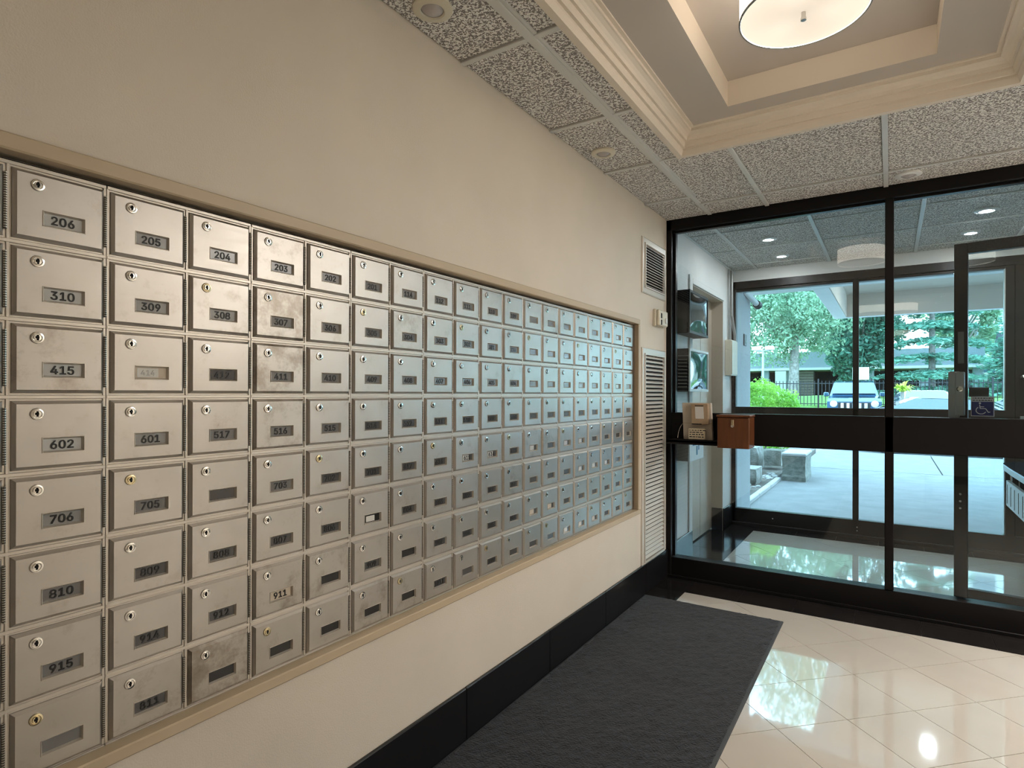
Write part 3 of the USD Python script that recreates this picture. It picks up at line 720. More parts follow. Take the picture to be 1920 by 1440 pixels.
dpart('pull_plate', cb(0.018, 0.046, -0.027, -0.022, 1.42, 1.60, 0.002), 'dull_bronze')
for z in (0.60, 0.64, 0.68): dpart('screw', cyl((0.03, -0.026, z), (0.03, -0.022, z), 0.006), 'chrome')
sg = dpart('access_sign', bx(0.075, 0.178, -0.0065, -0.004, 1.122, 1.232), 'sign_grey', 'square accessibility sign with white wheelchair symbol on blue')
part(sg, 'blue_field', bx(0.079, 0.174, -0.0075, -0.006, 1.127, 1.204), 'sign_blue', local=True)
# wheelchair symbol drawn in small bars and an arc
wx, wz, yy = 0.1265, 1.166, -0.0082


def bar2(x0, z0, x1, z1, w):
    a = np.array([x0, z0]); b_ = np.array([x1, z1]); d_ = (b_ - a) / np.linalg.norm(b_ - a); n_ = np.array([-d_[1], d_[0]]) * w / 2
    q = [a + n_, b_ + n_, b_ - n_, a - n_]
    return np.array([[wx + p[0], yo, wz + p[1]] for yo in (yy, yy + 0.0008) for p in q]), np.array([[0, 1, 2, 3], [4, 7, 6, 5], [0, 4, 5, 1], [1, 5, 6, 2], [2, 6, 7, 3], [3, 7, 4, 0]])


sym = [bar2(-0.012, 0.022, -0.010, 0.000, 0.0045), bar2(-0.011, 0.010, 0.007, 0.010, 0.004), bar2(-0.010, 0.000, 0.014, 0.000, 0.0045), bar2(0.014, 0.000, 0.026, -0.021, 0.0045), bar2(0.025, -0.021, 0.034, -0.018, 0.0045)]
th = np.linspace(math.radians(125), math.radians(335), 22)
arc = [(-0.006 + 0.022 * math.cos(a), -0.010 + 0.020 * math.sin(a)) for a in th]
sym += [bar2(*arc[i], *arc[i + 1], 0.0045) for i in range(len(arc) - 1)]
hd = turn(cyl((0, 0, 0), (0, 0.0008, 0), 0.0052, n=16), np.eye(3), (wx - 0.011, yy, wz + 0.030))
part(sg, 'wheelchair_symbol', join(*[(arr(q)) for q in sym], hd), 'paper', local=True)
g = []
for k, z in enumerate((1.224, 1.212)):
    x = 0.083
    while x < 0.166:
        w = rr.uniform(0.004, 0.012); g.append(bx(x, x + w, -0.0071, -0.0064, z - 0.0025, z + 0.0025)); x += w + 0.003
part(sg, 'heading_marks', join(*g), 'ink', local=True)
dpart('closer_plate', cb(0.066, 0.155, 0.004, 0.012, 1.232, 1.285, 0.003), 'grey_metal')

# ------------------------------------------------------------------ outer facade
fc = thing('window_2', 'black framed glazed entrance front between vestibule and street', None, (0, D2, 0), kind='structure')
A, B = D2 - 0.02, D2 + 0.05
part(fc, 'jamb', cb(XW, -1.25, A, B, 0, 2.315, 0.003), 'bronze_frame')
part(fc, 'head_rail', join(cb(XW, XR, A, B, 2.245, 2.318, 0.003), cb(XW, XR, A + 0.02, B, 2.222, 2.245, 0.003)), 'bronze_frame')
part(fc, 'mullion', cb(-0.28, -0.235, A, B, 0.1, 2.245, 0.003), 'bronze_frame')
part(fc, 'mid_rail', cb(-1.25, 0.75, A, B, 0.78, 1.122, 0.003), 'bronze_frame')
part(fc, 'mid_rail', cb(1.06, XR, A, B, 0.78, 1.122, 0.003), 'bronze_frame')
part(fc, 'bottom_rail', join(cb(XW, XR, A, B, 0.0, 0.155, 0.003), cb(XW, XR, A - 0.03, A, 0, 0.03, 0.003)), 'bronze_frame')
part(fc, 'jamb', cb(0.745, 0.80, A, B, 0.0, 2.245, 0.003), 'bronze_frame')
part(fc, 'edge_strip', cb(0.738, 0.745, A + 0.01, B, 0.155, 2.222, 0.001), 'alu_frame')
for x0, x1 in ((-1.25, -0.28), (-0.235, 0.738), (1.06, XR)):
    part(fc, 'pane', bx(x0, x1, D2 + 0.006, D2 + 0.012, 0.155, 0.78), 'pane_glass'); part(fc, 'pane', bx(x0, x1, D2 + 0.006, D2 + 0.012, 1.122, 2.225), 'pane_glass')
for x, z in ((-0.92, 0.09), (-0.245, 0.095), (-0.245, 0.065)): part(fc, 'bolt', cyl((x, A - 0.004, z), (x, A + 0.002, z), 0.006, n=10), 'chrome')
dk = thing('door_3', 'dark solid side panel with knob in the entrance front', None, (0.93, D2, 0), kind='structure')
part(dk, 'door_leaf', cb(0.80, 1.06, A + 0.01, B, 0.0, 2.245, 0.003), 'bronze_frame')
part(dk, 'knob', turn(lathe([(0.0004, 0.05), (0.018, 0.047), (0.022, 0.036), (0.012, 0.02), (0.012, 0)], (0, 0, 0), 20), [[1, 0, 0], [0, 0, -1], [0, 1, 0]], (0.845, A + 0.01, 1.375)), 'chrome', smooth=40)
part(dk, 'key_plate', cb(0.868, 0.888, A + 0.004, A + 0.012, 1.44, 1.50, 0.002), 'grey_metal')
part(dk, 'letter_plate', cb(0.83, 0.94, A - 0.002, A + 0.012, 1.02, 1.08, 0.003), 'grey_metal')

# solid desk in the vestibule standing in for a desk reflected in the glass
ds = thing('reflected_desk', 'glossy dark blue desk with rounded corner and pale panel, modelled from a glass reflection', 'desk', (1.0, 5.0, 0))
corner = [(0.66, 4.40), (0.655, 5.0), (0.66, 5.30)] + [(0.66 + 0.22 - 0.22 * math.cos(a), 5.30 + 0.28 * math.sin(a)) for a in np.linspace(0.15, math.pi / 2, 9)] + [(1.45, 5.58), (1.45, 4.40)]
part(ds, 'top', prism(Polygon(corner), 0.748, 0.760), 'desk_top')
part(ds, 'edge_band', prism(Polygon(corner).buffer(-0.003), 0.715, 0.748), 'desk_panel')
part(ds, 'panel', cb(0.668, 0.690, 4.42, 5.25, 0.48, 0.655, 0.003), 'desk_panel')
for i, y in enumerate(np.linspace(4.50, 5.20, 6)): part(ds, 'panel_seam', bx(0.6655, 0.669, y, y + 0.004, 0.50, 0.63), 'grey_metal')
for y in (4.55, 4.9, 5.22): part(ds, 'post', cyl((0.69, y, 0.65), (0.69, y, 0.72), 0.006, n=8), 'chrome')
part(ds, 'pedestal', cb(0.80, 1.35, 4.45, 5.35, 0.0, 0.715, 0.006), 'black_plastic')
part(ds, 'foot_rail', tube([(0.70, 4.45, 0.40), (0.74, 5.20, 0.46), (0.80, 5.20, 0.40)], 0.008, 8), 'chrome')

# ------------------------------------------------------------------ outdoors: ground, wing wall, canopy
solo('pavement', join(bx(-1.33, 8.0, D2 + 0.05, 11.16, -0.10, 0.0), bx(-1.33, 0.66, 11.18, 14.6, -0.10, 0.0), bx(0.68, 8.0, 11.18, 14.6, -0.10, 0.0)), 'concrete', kind='structure')
sy, sz = (14.6, 20.5, 22.6, 33.0), (-0.2, -0.2, 0.0, 0.0)
solo('street', join(*[(np.array([[x, y, z - h] for h in (0, 0.3) for x, y, z in ((-40, sy[i], sz[i]), (40, sy[i], sz[i]), (40, sy[i + 1], sz[i + 1]), (-40, sy[i + 1], sz[i + 1]))]), np.array([[0, 1, 2, 3], [4, 7, 6, 5], [0, 4, 5, 1], [1, 5, 6, 2], [2, 6, 7, 3], [3, 7, 4, 0]])) for i in range(3)]), 'asphalt', kind='structure')
solo('planting_bed', bx(-9.0, -1.40, D2 + 0.05, 14.6, -0.3, 0.03), 'soil', kind='structure')
gv = []
xs = np.linspace(-40, 40, 41); yg = [31.6, 32.8, 34.5, 38, 60, 110]; zg = [-0.05, 0.68, 1.0, 1.08, 1.3, 1.5]
gv = np.array([[x, y, z + 0.05 * math.sin(x * 1.3 + y)] for y, z in zip(yg, zg) for x in xs]); n = len(xs)
gf = np.array([[j * n + i, j * n + i + 1, (j + 1) * n + i + 1, (j + 1) * n + i] for j in range(len(yg) - 1) for i in range(n - 1)])
solo('lawn', (gv, gf), 'lawn', 'bright green sloping lawn beyond the street', 'lawn', kind='structure')
cr = thing('curb', 'pale stone curb between the pavement and the planting bed', 'curb', (-1.36, 8, 0), kind='structure')
yk = D2 + 0.06
while yk < 9.2:
    part(cr, 'curb_stone', cb(-1.40, -1.33, yk, min(yk + 0.8, 9.2) - 0.006, -0.05, 0.045, 0.008), 'curb_stone'); yk += 0.8
solo('wing_wall', bx(-1.75, -1.27, D2 + 0.06, 6.68, 0, 3.2), 'stucco', 'pale blue rendered wing wall outside the entrance glass', 'wall', kind='structure')
t = thing('call_plate', 'small dark call plate on the outside wing wall', 'call plate', (-1.27, 6.4, 1.79)); part(t, 'plate', cb(-1.27, -1.26, 6.33, 6.45, 1.74, 1.86, 0.003), 'iron'); part(t, 'button', cyl((-1.26, 6.39, 1.78), (-1.255, 6.39, 1.78), 0.012, n=12), 'chrome')
t = thing('floodlight', 'small white tube floodlight under the soffit on the wing wall', 'floodlight', (-1.25, 6.6, 2.25)); part(t, 'barrel', cyl((-1.26, 6.35, 2.30), (-1.20, 6.62, 2.20), 0.03), 'white_plastic'); part(t, 'lamp_hood', cyl((-1.20, 6.62, 2.20), (-1.19, 6.67, 2.185), 0.04, 0.045), 'iron')
solo('facade_wall', join(bx(-9, 9, D2 + 0.05, D2 + 0.25, 2.42, 9.0), bx(XR + 0.1, 9, D2 + 0.05, D2 + 0.25, 0, 2.42), bx(-9, -1.75, D2 + 0.05, D2 + 0.25, 0, 2.42), bx(-1.35, XR + 0.1, D2 + 0.05, D2 + 0.25, 2.25, 2.42)), 'stucco', 'pale rendered outside wall of the building above the entrance', 'wall', kind='structure')
cn = thing('entrance_canopy', 'pale entrance canopy with a recessed grey ceiling over the pavement', 'canopy', (1.5, 8, 2.35), kind='structure')
part(cn, 'building_soffit', cb(-6, -0.70, D2 + 0.25, 7.0, 2.35, 2.55, 0.004), 'soffit')
part(cn, 'beam', cb(-0.70, 5.4, D2 + 0.25, 6.90, 2.35, 2.80, 0.004), 'soffit')
part(cn, 'beam', cb(-0.70, -0.545, 6.90, 9.70, 2.35, 2.80, 0.004), 'soffit')
part(cn, 'beam', cb(5.25, 5.4, 6.90, 9.70, 2.35, 2.80, 0.004), 'soffit')
part(cn, 'beam', cb(-0.70, 5.4, 9.70, 9.85, 2.35, 2.80, 0.004), 'soffit')
part(cn, 'coffer_panel', bx(-0.545, 5.25, 6.90, 9.70, 2.67, 2.70), 'coffer')
part(cn, 'coffer_lining', join(bx(-0.545, -0.535, 6.90, 9.70, 2.352, 2.67), bx(-0.545, 5.25, 9.69, 9.70, 2.352, 2.67)), 'coffer')
part(cn, 'downlight', lathe([(0.0004, -0.004), (0.05, -0.004), (0.055, 0)], (0.35, 8.0, 2.67), 20), 'spot_glow')

# stone pedestal, rocks, shrub, flowers
pl = thing('stone_pedestal', 'carved grey stone pedestal with flat cap slab at the pavement edge', 'pedestal', (-1.16, 9.55, 0))
n = 12; lo = []
for z, k in ((0, 1.0), (0.06, 1.0), (0.09, 0.965), (0.17, 0.945), (0.26, 0.965), (0.33, 1.0), (0.355, 1.0)):
    a, b = 0.155 * k, 0.36 * k
    lo.append([(-1.165 - a, 9.56 - b, z), (-1.165 + a, 9.56 - b, z), (-1.165 + a, 9.56 + b, z), (-1.165 - a, 9.56 + b, z)])
part(pl, 'shaft', rects(lo), 'carved_stone'); part(pl, 'cap', cb(-1.327, -1.003, 9.19, 9.93, 0.355, 0.40, 0.012), 'curb_stone')


def rock(c, s, seed):
    m_ = trimesh.creation.box(extents=(1, 1, 1)).subdivide().subdivide().subdivide(); v = np.array(m_.vertices)
    v *= (1 - 0.10 * (np.linalg.norm(v, axis=1, keepdims=True) - 0.5) / 0.36)
    v += 0.10 * (meshkit.fbm(v * 2.5 + seed, 3, seed)[:, None] - 0.5) * np.sign(v)
    return v * np.array(s) + np.array(c), np.array(m_.faces)


for i, (c, s, lab) in enumerate([((-1.70, 8.55, 0.13), (0.42, 0.5, 0.24), 'squared grey garden boulder nearest to the curb'), ((-1.95, 9.55, 0.28), (0.62, 0.55, 0.36), 'larger grey garden boulder behind the curb, beside the pedestal'),
                                 ((-1.62, 10.3, 0.22), (0.35, 0.4, 0.26), 'small pale boulder behind the stone pedestal'), ((-1.62, 7.75, 0.06), (0.28, 0.30, 0.10), 'flat pale stone low in the planting bed')]):
    solo('boulder', rock(c, s, i + 1), 'rock', lab, 'boulder', smooth=25)
pb = []
for k in range(170):
    x, y, s_ = rng.uniform(-1.72, -1.42), rng.uniform(6.8, 9.6), rng.uniform(0.012, 0.035)
    if any(abs(x - p_) < q_ and abs(y - e_) < w_ for p_, e_, q_, w_ in ((-1.70, 8.55, 0.27, 0.32), (-1.95, 9.55, 0.38, 0.34), (-1.62, 7.75, 0.20, 0.20))): continue
    m_ = trimesh.creation.icosphere(1, s_); v = np.array(m_.vertices) * (1.2, 1, 0.7) + (x, y, 0.035); pb.append((v, np.array(m_.faces)))
solo('pebbles', join(*pb), 'curb_stone', 'loose pale pebbles along the inside of the curb', 'pebbles', kind='stuff')


def leaves(centres, size, seed, flat=0.0, aspect=0.5):
    """a cloud of folded leaf blades at the centres"""
    r_ = np.random.default_rng(seed); n_ = len(centres)
    a = r_.normal(size=(n_, 3)); a[:, 2] *= (1 - flat); a /= np.linalg.norm(a, axis=1, keepdims=True)
    t_ = r_.normal(size=(n_, 3)); b = np.cross(a, t_); b /= np.linalg.norm(b, axis=1, keepdims=True)
    s_ = size * r_.uniform(0.6, 1.3, (n_, 1))
    nrm = np.cross(a, b)
    P = np.stack([centres - a * s_, centres + b * s_ * aspect + nrm * s_ * 0.12, centres + a * s_, centres - b * s_ * aspect + nrm * s_ * 0.12], 1).reshape(-1, 3)
    i = np.arange(n_)[:, None] * 4
    return P, np.vstack([i + [0, 1, 2], i + [0, 2, 3]])


def blob(n_, c, r_, seed, hollow=0.5, clumps=None, clump_r=0.3):
    q = np.random.default_rng(seed)
    if clumps:
        d_ = q.normal(size=(clumps, 3)); d_ /= np.linalg.norm(d_, axis=1, keepdims=True); cc = d_ * q.uniform(hollow, 1, (clumps, 1)) ** 0.6
        k = q.integers(0, clumps, n_); e = q.normal(size=(n_, 3)); e /= np.linalg.norm(e, axis=1, keepdims=True)
        p = cc[k] + e * clump_r * q.uniform(0.2, 1, (n_, 1)) ** 0.5
    else:
        d_ = q.normal(size=(n_, 3)); d_ /= np.linalg.norm(d_, axis=1, keepdims=True); p = d_ * q.uniform(hollow, 1, (n_, 1)) ** 0.5
    return p * np.array(r_) + np.array(c)


def tree(name, label, x, y, z0, trunk_h, crown_c, crown_r, n_, leaf, mtl, seed, clumps=40, trunk_r=0.16, cat='tree', hollow=0.3, upper=None):
    t = thing(name, label, cat, (x, y, z0))
    br = [cyl((x, y, z0), (x + 0.1, y, z0 + trunk_h), trunk_r, trunk_r * 0.6, 12)]
    q = np.random.default_rng(seed + 50)
    for k in range(7):
        a = q.uniform(0, 6.28); p = np.array([x + 0.08, y, z0 + trunk_h * q.uniform(0.6, 1.0)])
        br.append(cyl(p, p + np.array([math.cos(a) * crown_r[0] * 0.6, math.sin(a) * crown_r[1] * 0.6, crown_r[2] * q.uniform(0.3, 0.9)]), trunk_r * 0.4, trunk_r * 0.1, 8))
    part(t, 'trunk', join(*br), 'bark', smooth=40)
    pts_ = blob(n_, crown_c, crown_r, seed, hollow, clumps, 0.28)
    if upper: pts_ = np.vstack([pts_, blob(upper[2], upper[0], upper[1], seed + 7, 0.2, upper[3], 0.25)])
    part(t, 'foliage', leaves(pts_, leaf, seed), mtl)
    return t


def spruce(label, x, y, z0, h, r, n_, mtl, seed):
    """layered drooping boughs"""
    t = thing('spruce_tree', label, 'tree', (x, y, z0)); q = np.random.default_rng(seed)
    part(t, 'trunk', cyl((x, y, z0), (x, y, z0 + h), 0.17, 0.03, 10), 'bark')
    C = []; tiers = 15
    for k in range(tiers):
        f_ = k / tiers; zz = z0 + 0.5 + f_ * (h - 0.6); rr_ = r * (1 - f_) ** 0.8 + 0.15
        nb = int(9 + 6 * (1 - f_))
        for j in range(nb):
            a = q.uniform(0, 6.28); L = rr_ * q.uniform(0.75, 1.1); m_ = max(6, int(n_ / (tiers * nb)))
            s_ = q.uniform(0.1, 1, m_); w = 0.16 + 0.22 * s_
            px = x + math.cos(a) * L * s_ + q.normal(size=m_) * w * 0.6; py = y + math.sin(a) * L * s_ + q.normal(size=m_) * w * 0.6
            pz = zz + 0.25 * s_ - 0.55 * s_ ** 2 + q.normal(size=m_) * 0.05
            C.append(np.stack([px, py, pz], 1))
    part(t, 'foliage', leaves(np.vstack(C), 0.13, seed, 0.75, 0.35), mtl)


bs = thing('garden_shrub', 'bright green rounded garden shrub beside the wing wall', 'shrub', (-1.95, 10.8, 0.03))
part(bs, 'stem', join(*[cyl((-1.95, 10.8, 0.0), (-1.95 + 0.4 * math.cos(a), 10.8 + 0.4 * math.sin(a), 0.9), 0.02, 0.008, 6) for a in (0.3, 1.7, 2.9, 4.2, 5.4)]), 'bark')
part(bs, 'foliage', leaves(np.vstack([blob(6500, (-2.05, 10.8, 0.95), (0.74, 0.72, 0.60), 5, 0.55, 70, 0.22), blob(4500, (-2.03, 10.8, 0.90), (0.80, 0.74, 0.56), 6, 0.75)]), 0.031, 5, 0.3, 0.55), 'leaf_bright')
fs = thing('flower_bush', 'low leafy bush with pink blossoms behind the boulders', 'flowering bush', (-2.3, 12.8, 0.03))
part(fs, 'foliage', leaves(blob(1500, (-2.4, 12.8, 0.28), (0.6, 0.4, 0.3), 9, 0.3, 24, 0.3), 0.05, 9), 'leaf_bright')
part(fs, 'blossom', leaves(blob(420, (-2.15, 12.5, 0.45), (0.28, 0.2, 0.12), 11, 0.2, 10, 0.35), 0.03, 11, 0.2, 0.8), 'petal_pink')
gp = thing('spiky_plant', 'yellow-green plant with long arching leaves near the fence', 'plant', (0.30, 22.0, -0.2))
g = []
for k in range(46):
    a, e, L = rng.uniform(0, 6.28), rng.uniform(0.3, 1.1), rng.uniform(0.35, 0.65)
    p0 = np.array([0.30, 22.0, 1.30]); d_ = np.array([math.cos(a) * math.cos(e), math.sin(a) * math.cos(e), math.sin(e)]); w = np.cross(d_, [0, 0, 1.0]); w /= np.linalg.norm(w)
    p1 = p0 + d_ * L * 0.6; p2 = p0 + d_ * L - np.array([0, 0, 0.18])
    V = np.array([p0 - w * 0.02, p0 + w * 0.02, p1 + w * 0.035, p1 - w * 0.035, p2]); g.append((V, np.array([[0, 1, 2], [0, 2, 3], [3, 2, 4]])))
part(gp, 'leaf_blades', join(*g), 'leaf_lime', kind='stuff'); part(gp, 'stem', cyl((0.30, 22, -0.2), (0.30, 22, 1.32), 0.07, 0.05, 8), 'bark')

# trees beyond the fence
tree('broadleaf_tree', 'tall pale broadleaf tree with forked grey trunk behind the garden shrub', -4.4, 34.6, 0.9, 4.4, (-4.9, 34.6, 6.0), (3.3, 2.2, 3.2), 17000, 0.105, 'leaf_light', 21, 75, 0.28, hollow=0.25, upper=((-4.7, 34.6, 12.0), (3.6, 2.3, 5.0), 15000, 80))
tree('broadleaf_tree', 'dense dark teal tree behind the blue car', -1.55, 39.2, 1.0, 3.5, (-1.6, 39.2, 4.9), (2.0, 1.7, 3.3), 12000, 0.14, 'leaf_dark', 22, 70, 0.2, hollow=0.2, upper=((-1.6, 39.2, 10.5), (2.4, 1.7, 4.5), 7000, 45))
spruce('broad blue-green spruce with drooping boughs behind the white car', 1.75, 36.6, 1.0, 13.0, 2.4, 42000, 'leaf_teal', 23)
spruce('smaller blue-green spruce seen through the open glass door', 5.7, 40.6, 1.0, 5.0, 1.9, 15000, 'leaf_teal', 24)
tree('broadleaf_tree', 'pale feathery tree rising behind the low building between the two spruces', 4.6, 56.0, 1.2, 5.0, (4.6, 56, 6.9), (2.6, 2.0, 3.6), 7000, 0.18, 'leaf_light', 25, 40, 0.2)
tree('broadleaf_tree', 'teal broadleaf tree at the far end of the lawn beyond the lamp post', -10.6, 37.5, 1.0, 4.0, (-10.6, 37.5, 5.2), (2.3, 2.0, 3.2), 9000, 0.15, 'leaf_teal', 26, 60, 0.2)
tree('broadleaf_tree', 'large pale tree rising behind the low grey building', -4.5, 57.0, 1.2, 6.0, (-4.5, 57, 9.0), (5.0, 3, 4.6), 9000, 0.24, 'leaf_light', 27, 70, 0.3)
tree('broadleaf_tree', 'dark green tree beside the brown house', 9.6, 38.0, 1.0, 3.5, (9.6, 38, 4.7), (2.0, 2.0, 3.0), 8000, 0.15, 'leaf_dark', 28, 50, 0.2)

# fence
fe = thing('iron_fence', 'black iron railing fence along the foot of the lawn', 'fence', (0, 32.6, 0.6))
FX0, FX1, FY_, FZ0, FZ1 = -7.5, 8.0, 32.6, 0.66, 1.90
for z in (FZ0 + 0.1, FZ1 - 0.13): part(fe, 'rail', bx(FX0, FX1, FY_ - 0.02, FY_ + 0.02, z - 0.02, z + 0.02), 'iron')
x = FX0; k = 0
while x <= FX1:
    if k % 14 == 0: part(fe, 'post', bx(x - 0.035, x + 0.035, FY_ - 0.035, FY_ + 0.035, FZ0 - 0.3, FZ1 + 0.1), 'iron')
    else: part(fe, 'picket', bx(x - 0.015, x + 0.015, FY_ - 0.015, FY_ + 0.015, FZ0, FZ1), 'iron')
    x += 0.16; k += 1


# cars
def car_body(profile, w, mtl_parent):
    pass


def extr(profile, w0, w1, split=None):
    """side profile (y, z) extruded across x, narrower (w1) towards the top"""
    zmax = max(p[1] for p in profile); zmin = min(p[1] for p in profile)
    V, F = [], []
    n_ = len(profile)
    for sx in (-1, 1):
        for y, z in profile:
            f_ = max(0, (z - 0.95) / max(zmax - 0.95, 1e-3)) if zmax > 0.95 else 0
            V.append([sx * (w0 + (w1 - w0) * f_), y, z])
    for i in range(n_):
        j = (i + 1) % n_; F += [[i, n_ + i, n_ + j], [i, n_ + j, j]]
    tri = trimesh.creation.triangulate_polygon(Polygon(profile), engine='earcut')
    tv, tf = np.array(tri[0]), np.array(tri[1])
    if len(tv) == n_:
        idx = [int(np.argmin(np.linalg.norm(np.array(profile) - p, axis=1))) for p in tv]
        for f in tf: a = [idx[q] for q in f]; F += [a, [n_ + a[0], n_ + a[2], n_ + a[1]]]
    return np.array(V), np.array(F)


def wheels(t, ys_, w, r_):
    for s in (-1, 1):
        for y in ys_:
            wp = part(t, 'wheel', cyl((s * w, y, r_), (s * (w - 0.2), y, r_), r_, n=20), 'tyre', local=True)
            part(wp, 'hubcap', cyl((s * (w + 0.006), y, r_), (s * w, y, r_), r_ * 0.6, n=16), 'headlight', local=True)


suv = thing('parked_suv', 'blue sport utility car parked with its front towards the entrance', 'car', (-1.22, 26.6, 0.0), rotz=3)
P_ = [(a_, b_) for a_, b_ in [(0.0, 0.35), (-0.05, 0.6), (-0.02, 0.95), (0.15, 1.08), (1.05, 1.18), (1.75, 1.72), (2.2, 1.80), (3.9, 1.78), (4.45, 1.25), (4.5, 0.5), (4.4, 0.32)]]
part(suv, 'body', extr(P_, 0.93, 0.70), 'blue_car_paint', local=True)
part(suv, 'windscreen', (np.array([[-0.78, 1.10, 1.24], [0.78, 1.10, 1.24], [0.66, 1.70, 1.70], [-0.66, 1.70, 1.70]]) + [0, -0.03, 0.03], [[0, 1, 2, 3]]), 'car_glass', local=True)
gr = part(suv, 'radiator_grille', cb(-0.55, 0.55, -0.09, -0.04, 0.55, 0.92, 0.02), 'iron', local=True)
for k in range(5): part(gr, 'grille_bar', cb(-0.45 + 0.2 * k, -0.35 + 0.2 * k, -0.11, -0.08, 0.58, 0.89, 0.02), 'headlight', local=True)
for s in (-1, 1):
    part(suv, 'headlight', turn(lathe([(0.13, 0), (0.13, 0.03), (0.09, 0.05), (0.0004, 0.055)], (0, 0, 0), 20), [[1, 0, 0], [0, 0, -1], [0, 1, 0]], (s * 0.70, -0.04, 0.86)), 'headlight', local=True)
    part(suv, 'mirror', cb(s * 1.0 - 0.1, s * 1.0 + 0.1, 1.25, 1.35, 1.15, 1.32, 0.03), 'blue_car_paint', local=True)
part(suv, 'bumper', cb(-0.92, 0.92, -0.12, 0.1, 0.35, 0.56, 0.04), 'iron', local=True)
wheels(suv, (0.85, 3.6), 0.93, 0.37)


def sedan(label, x, y, rot, z=-0.2):
    t = thing('parked_sedan', label, 'car', (x, y, z), rotz=rot)
    P2 = [(0, 0.3), (-0.04, 0.62), (0.1, 0.78), (1.1, 0.93), (1.85, 1.34), (2.3, 1.40), (3.1, 1.38), (3.95, 1.02), (4.5, 0.95), (4.55, 0.5), (4.45, 0.3)]
    part(t, 'body', extr(P2, 0.88, 0.62), 'white_car_paint', local=True)
    part(t, 'windscreen', (np.array([[-0.74, 1.15, 0.98], [0.74, 1.15, 0.98], [0.58, 1.82, 1.335], [-0.58, 1.82, 1.335]]) + [0, -0.03, 0.03], [[0, 1, 2, 3]]), 'car_glass', local=True)
    part(t, 'rear_window', (np.array([[-0.58, 3.15, 1.35], [0.58, 3.15, 1.35], [0.74, 3.9, 1.05], [-0.74, 3.9, 1.05]]) + [0, 0.03, 0.03], [[0, 1, 2, 3]]), 'car_glass', local=True)
    for s in (-1, 1):
        V = np.array([[s * 0.885, 1.35, 0.96], [s * 0.885, 3.75, 1.0], [s * 0.67, 3.05, 1.345], [s * 0.67, 1.95, 1.32]]); V[:, 0] += s * 0.012
        part(t, 'side_window', (V, [[0, 1, 2, 3] if s > 0 else [3, 2, 1, 0]]), 'car_glass', local=True)
        part(t, 'headlight', cb(s * 0.66 - 0.14, s * 0.66 + 0.14, -0.06, 0.1, 0.62, 0.74, 0.02), 'headlight', local=True)
    wheels(t, (0.85, 3.6), 0.88, 0.32)


sedan('white sedan parked nearest to the entrance, seen side-on behind the bar', 3.6, 17.3, 82)
sedan('white sedan parked in the second line, its windscreen towards the entrance', 1.25, 24.5, 6, 0.0)
sedan('white sedan parked beyond the open glass door', 4.9, 23.4, 12, 0.0)

# low building with carport openings, lamp post, sign board, apartment block
lw = thing('low_building', 'low grey building with dark garage openings behind the fence', 'building', (-5, 44, 1.1))
part(lw, 'roof_beam', bx(-18.5, 4.6, 43.6, 50, 3.0, 4.05), 'bldg_beam')
part(lw, 'roof_lip', bx(-18.6, 4.7, 43.5, 50.1, 2.84, 3.0), 'bldg_white')
part(lw, 'rear_wall', bx(-18.5, 4.6, 47.5, 47.8, 0.8, 2.9), 'interior_dark')
for x in (-14.5, -12.0, -7.35, -5.8, -1.15, 1.7, 4.3): part(lw, 'column', bx(x - 0.25, x + 0.25, 43.7, 44.2, 0.8, 2.9), 'bldg_beam')
part(lw, 'white_pier', bx(-6.65, -5.98, 43.4, 43.75, 0.8, 2.8), 'bldg_white')
part(lw, 'garage_door', bx(-11.8, -8.97, 44.0, 44.1, 0.8, 2.8), 'brown_door')
for k in range(10): part(lw, 'slat', bx(-5.45, -4.35, 43.9, 43.96, 1.0 + 0.18 * k, 1.15 + 0.18 * k), 'slat_brown')
part(lw, 'garage_shutter', bx(-5.5, -4.3, 43.97, 44.02, 0.9, 2.8), 'interior_dark')
lp = thing('lamp_post', 'grey street lamp post with two white lamp heads', 'street lamp', (-5.3, 31.0, 0.0))
part(lp, 'post', cyl((-5.3, 31.0, 0.0), (-5.3, 31.0, 3.40), 0.06, 0.05, 10), 'grey_metal'); part(lp, 'arm', bx(-5.6, -5.0, 30.96, 31.04, 3.35, 3.40), 'grey_metal')
for s_ in (-1, 1): part(lp, 'lamp_head', cb(-5.3 + s_ * 0.31 - 0.19, -5.3 + s_ * 0.31 + 0.19, 30.8, 31.2, 3.40, 3.58, 0.02), 'lamp_head')
sb = thing('sign_board', 'plain white sign board on posts behind the blue car', 'sign', (-1.25, 33.8, 0.7)); part(sb, 'board', cb(-1.62, -0.90, 33.77, 33.83, 1.95, 2.58, 0.01), 'bldg_white')
for x in (-1.45, -1.05): part(sb, 'post', bx(x - 0.03, x + 0.03, 33.83, 33.89, 0.6, 2.4), 'grey_metal')
ap = thing('apartment_block', 'tall white apartment block far beyond the spruces', 'building', (11, 70, 1.2))
part(ap, 'wall', bx(5.5, 26, 70, 82, 1.0, 22), 'bldg_white')
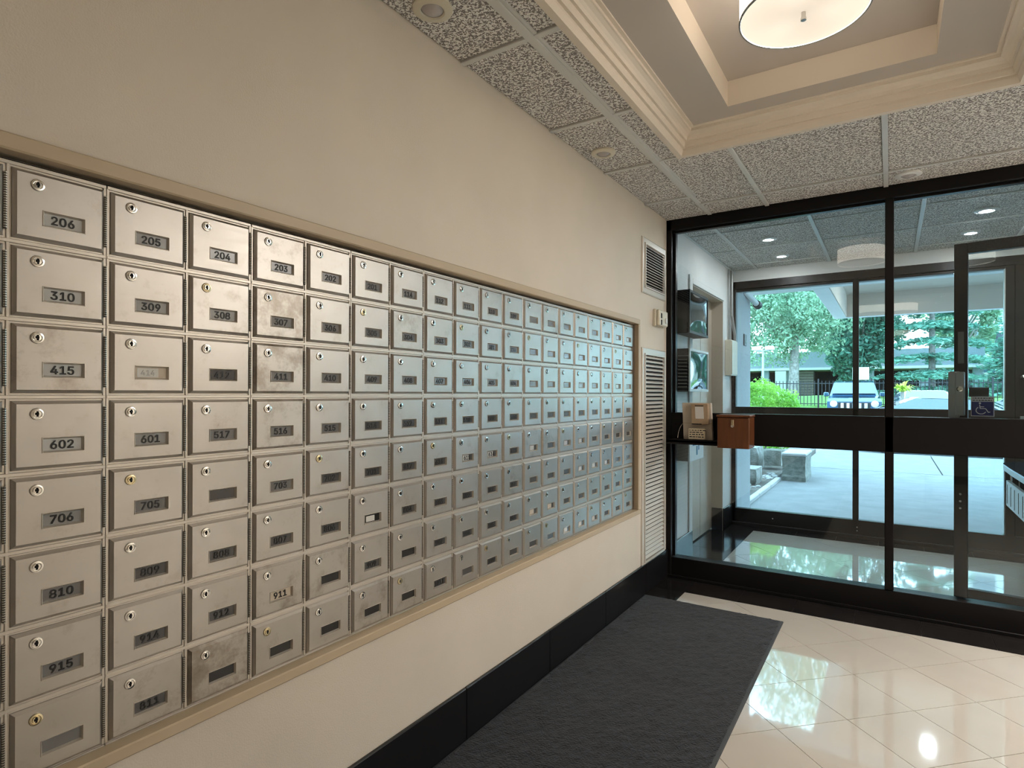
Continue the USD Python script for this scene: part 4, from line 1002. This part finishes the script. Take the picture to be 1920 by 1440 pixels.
for i in range(6):
    for j in range(5):
        wn = part(ap, 'window', bx(6.4 + i * 3.2, 8.2 + i * 3.2, 69.9, 70.0, 3.2 + j * 3.1, 4.8 + j * 3.1), 'grey_metal'); part(wn, 'pane', bx(6.5 + i * 3.2, 8.1 + i * 3.2, 69.87, 69.9, 3.3 + j * 3.1, 4.7 + j * 3.1), 'car_glass')
hs = thing('brown_house', 'dark brown gabled house beside the street, seen past the spruce', 'house', (8.0, 48, 1.2))
part(hs, 'wall', bx(6.0, 10.5, 46, 51, 1.0, 3.4), 'slat_brown'); part(hs, 'roof', (np.array([[5.7, 45.7, 3.4], [10.8, 45.7, 3.4], [10.8, 51.3, 3.4], [5.7, 51.3, 3.4], [5.7, 48.5, 5.2], [10.8, 48.5, 5.2]]), [[0, 1, 5], [0, 5, 4], [3, 4, 5], [3, 5, 2], [0, 4, 3], [1, 2, 5]]), 'interior_dark')

# ------------------------------------------------------------------ floor mat
nx, ny = 90, 300
X, Y = np.meshgrid(np.linspace(MATR[0] + 0.012, MATR[1] - 0.012, nx), np.linspace(MATR[2] + 0.012, MATR[3] - 0.012, ny), indexing='ij')
P3 = np.stack([X * 9, Y * 9, 0 * X], -1)
Z = 0.009 + 0.008 * (meshkit.fbm(P3, 4, 3) - 0.5) + 0.005 * (meshkit.noise(P3 * 7, 5) - 0.5)
V = np.stack([X, Y, Z], -1).reshape(-1, 3); i, j = np.meshgrid(np.arange(nx - 1), np.arange(ny - 1), indexing='ij'); a = (i * ny + j).ravel()
mt = thing('floor_mat', 'long dark charcoal carpet mat on the tiles along the mailbox wall', 'floor mat', (-0.88, 1.4, 0))
part(mt, 'pile', (V, np.stack([a, a + ny, a + ny + 1, a + 1], 1)), 'mat_pile', smooth=True)
x0, x1, y0, y1 = MATR
part(mt, 'border', rects([[(x0 + q, y0 + q, z), (x1 - q, y0 + q, z), (x1 - q, y1 - q, z), (x0 + q, y1 - q, z)] for q, z in ((0, 0.0005), (0.003, 0.006), (0.014, 0.009), (0.03, 0.004))]), 'rubber_edge')
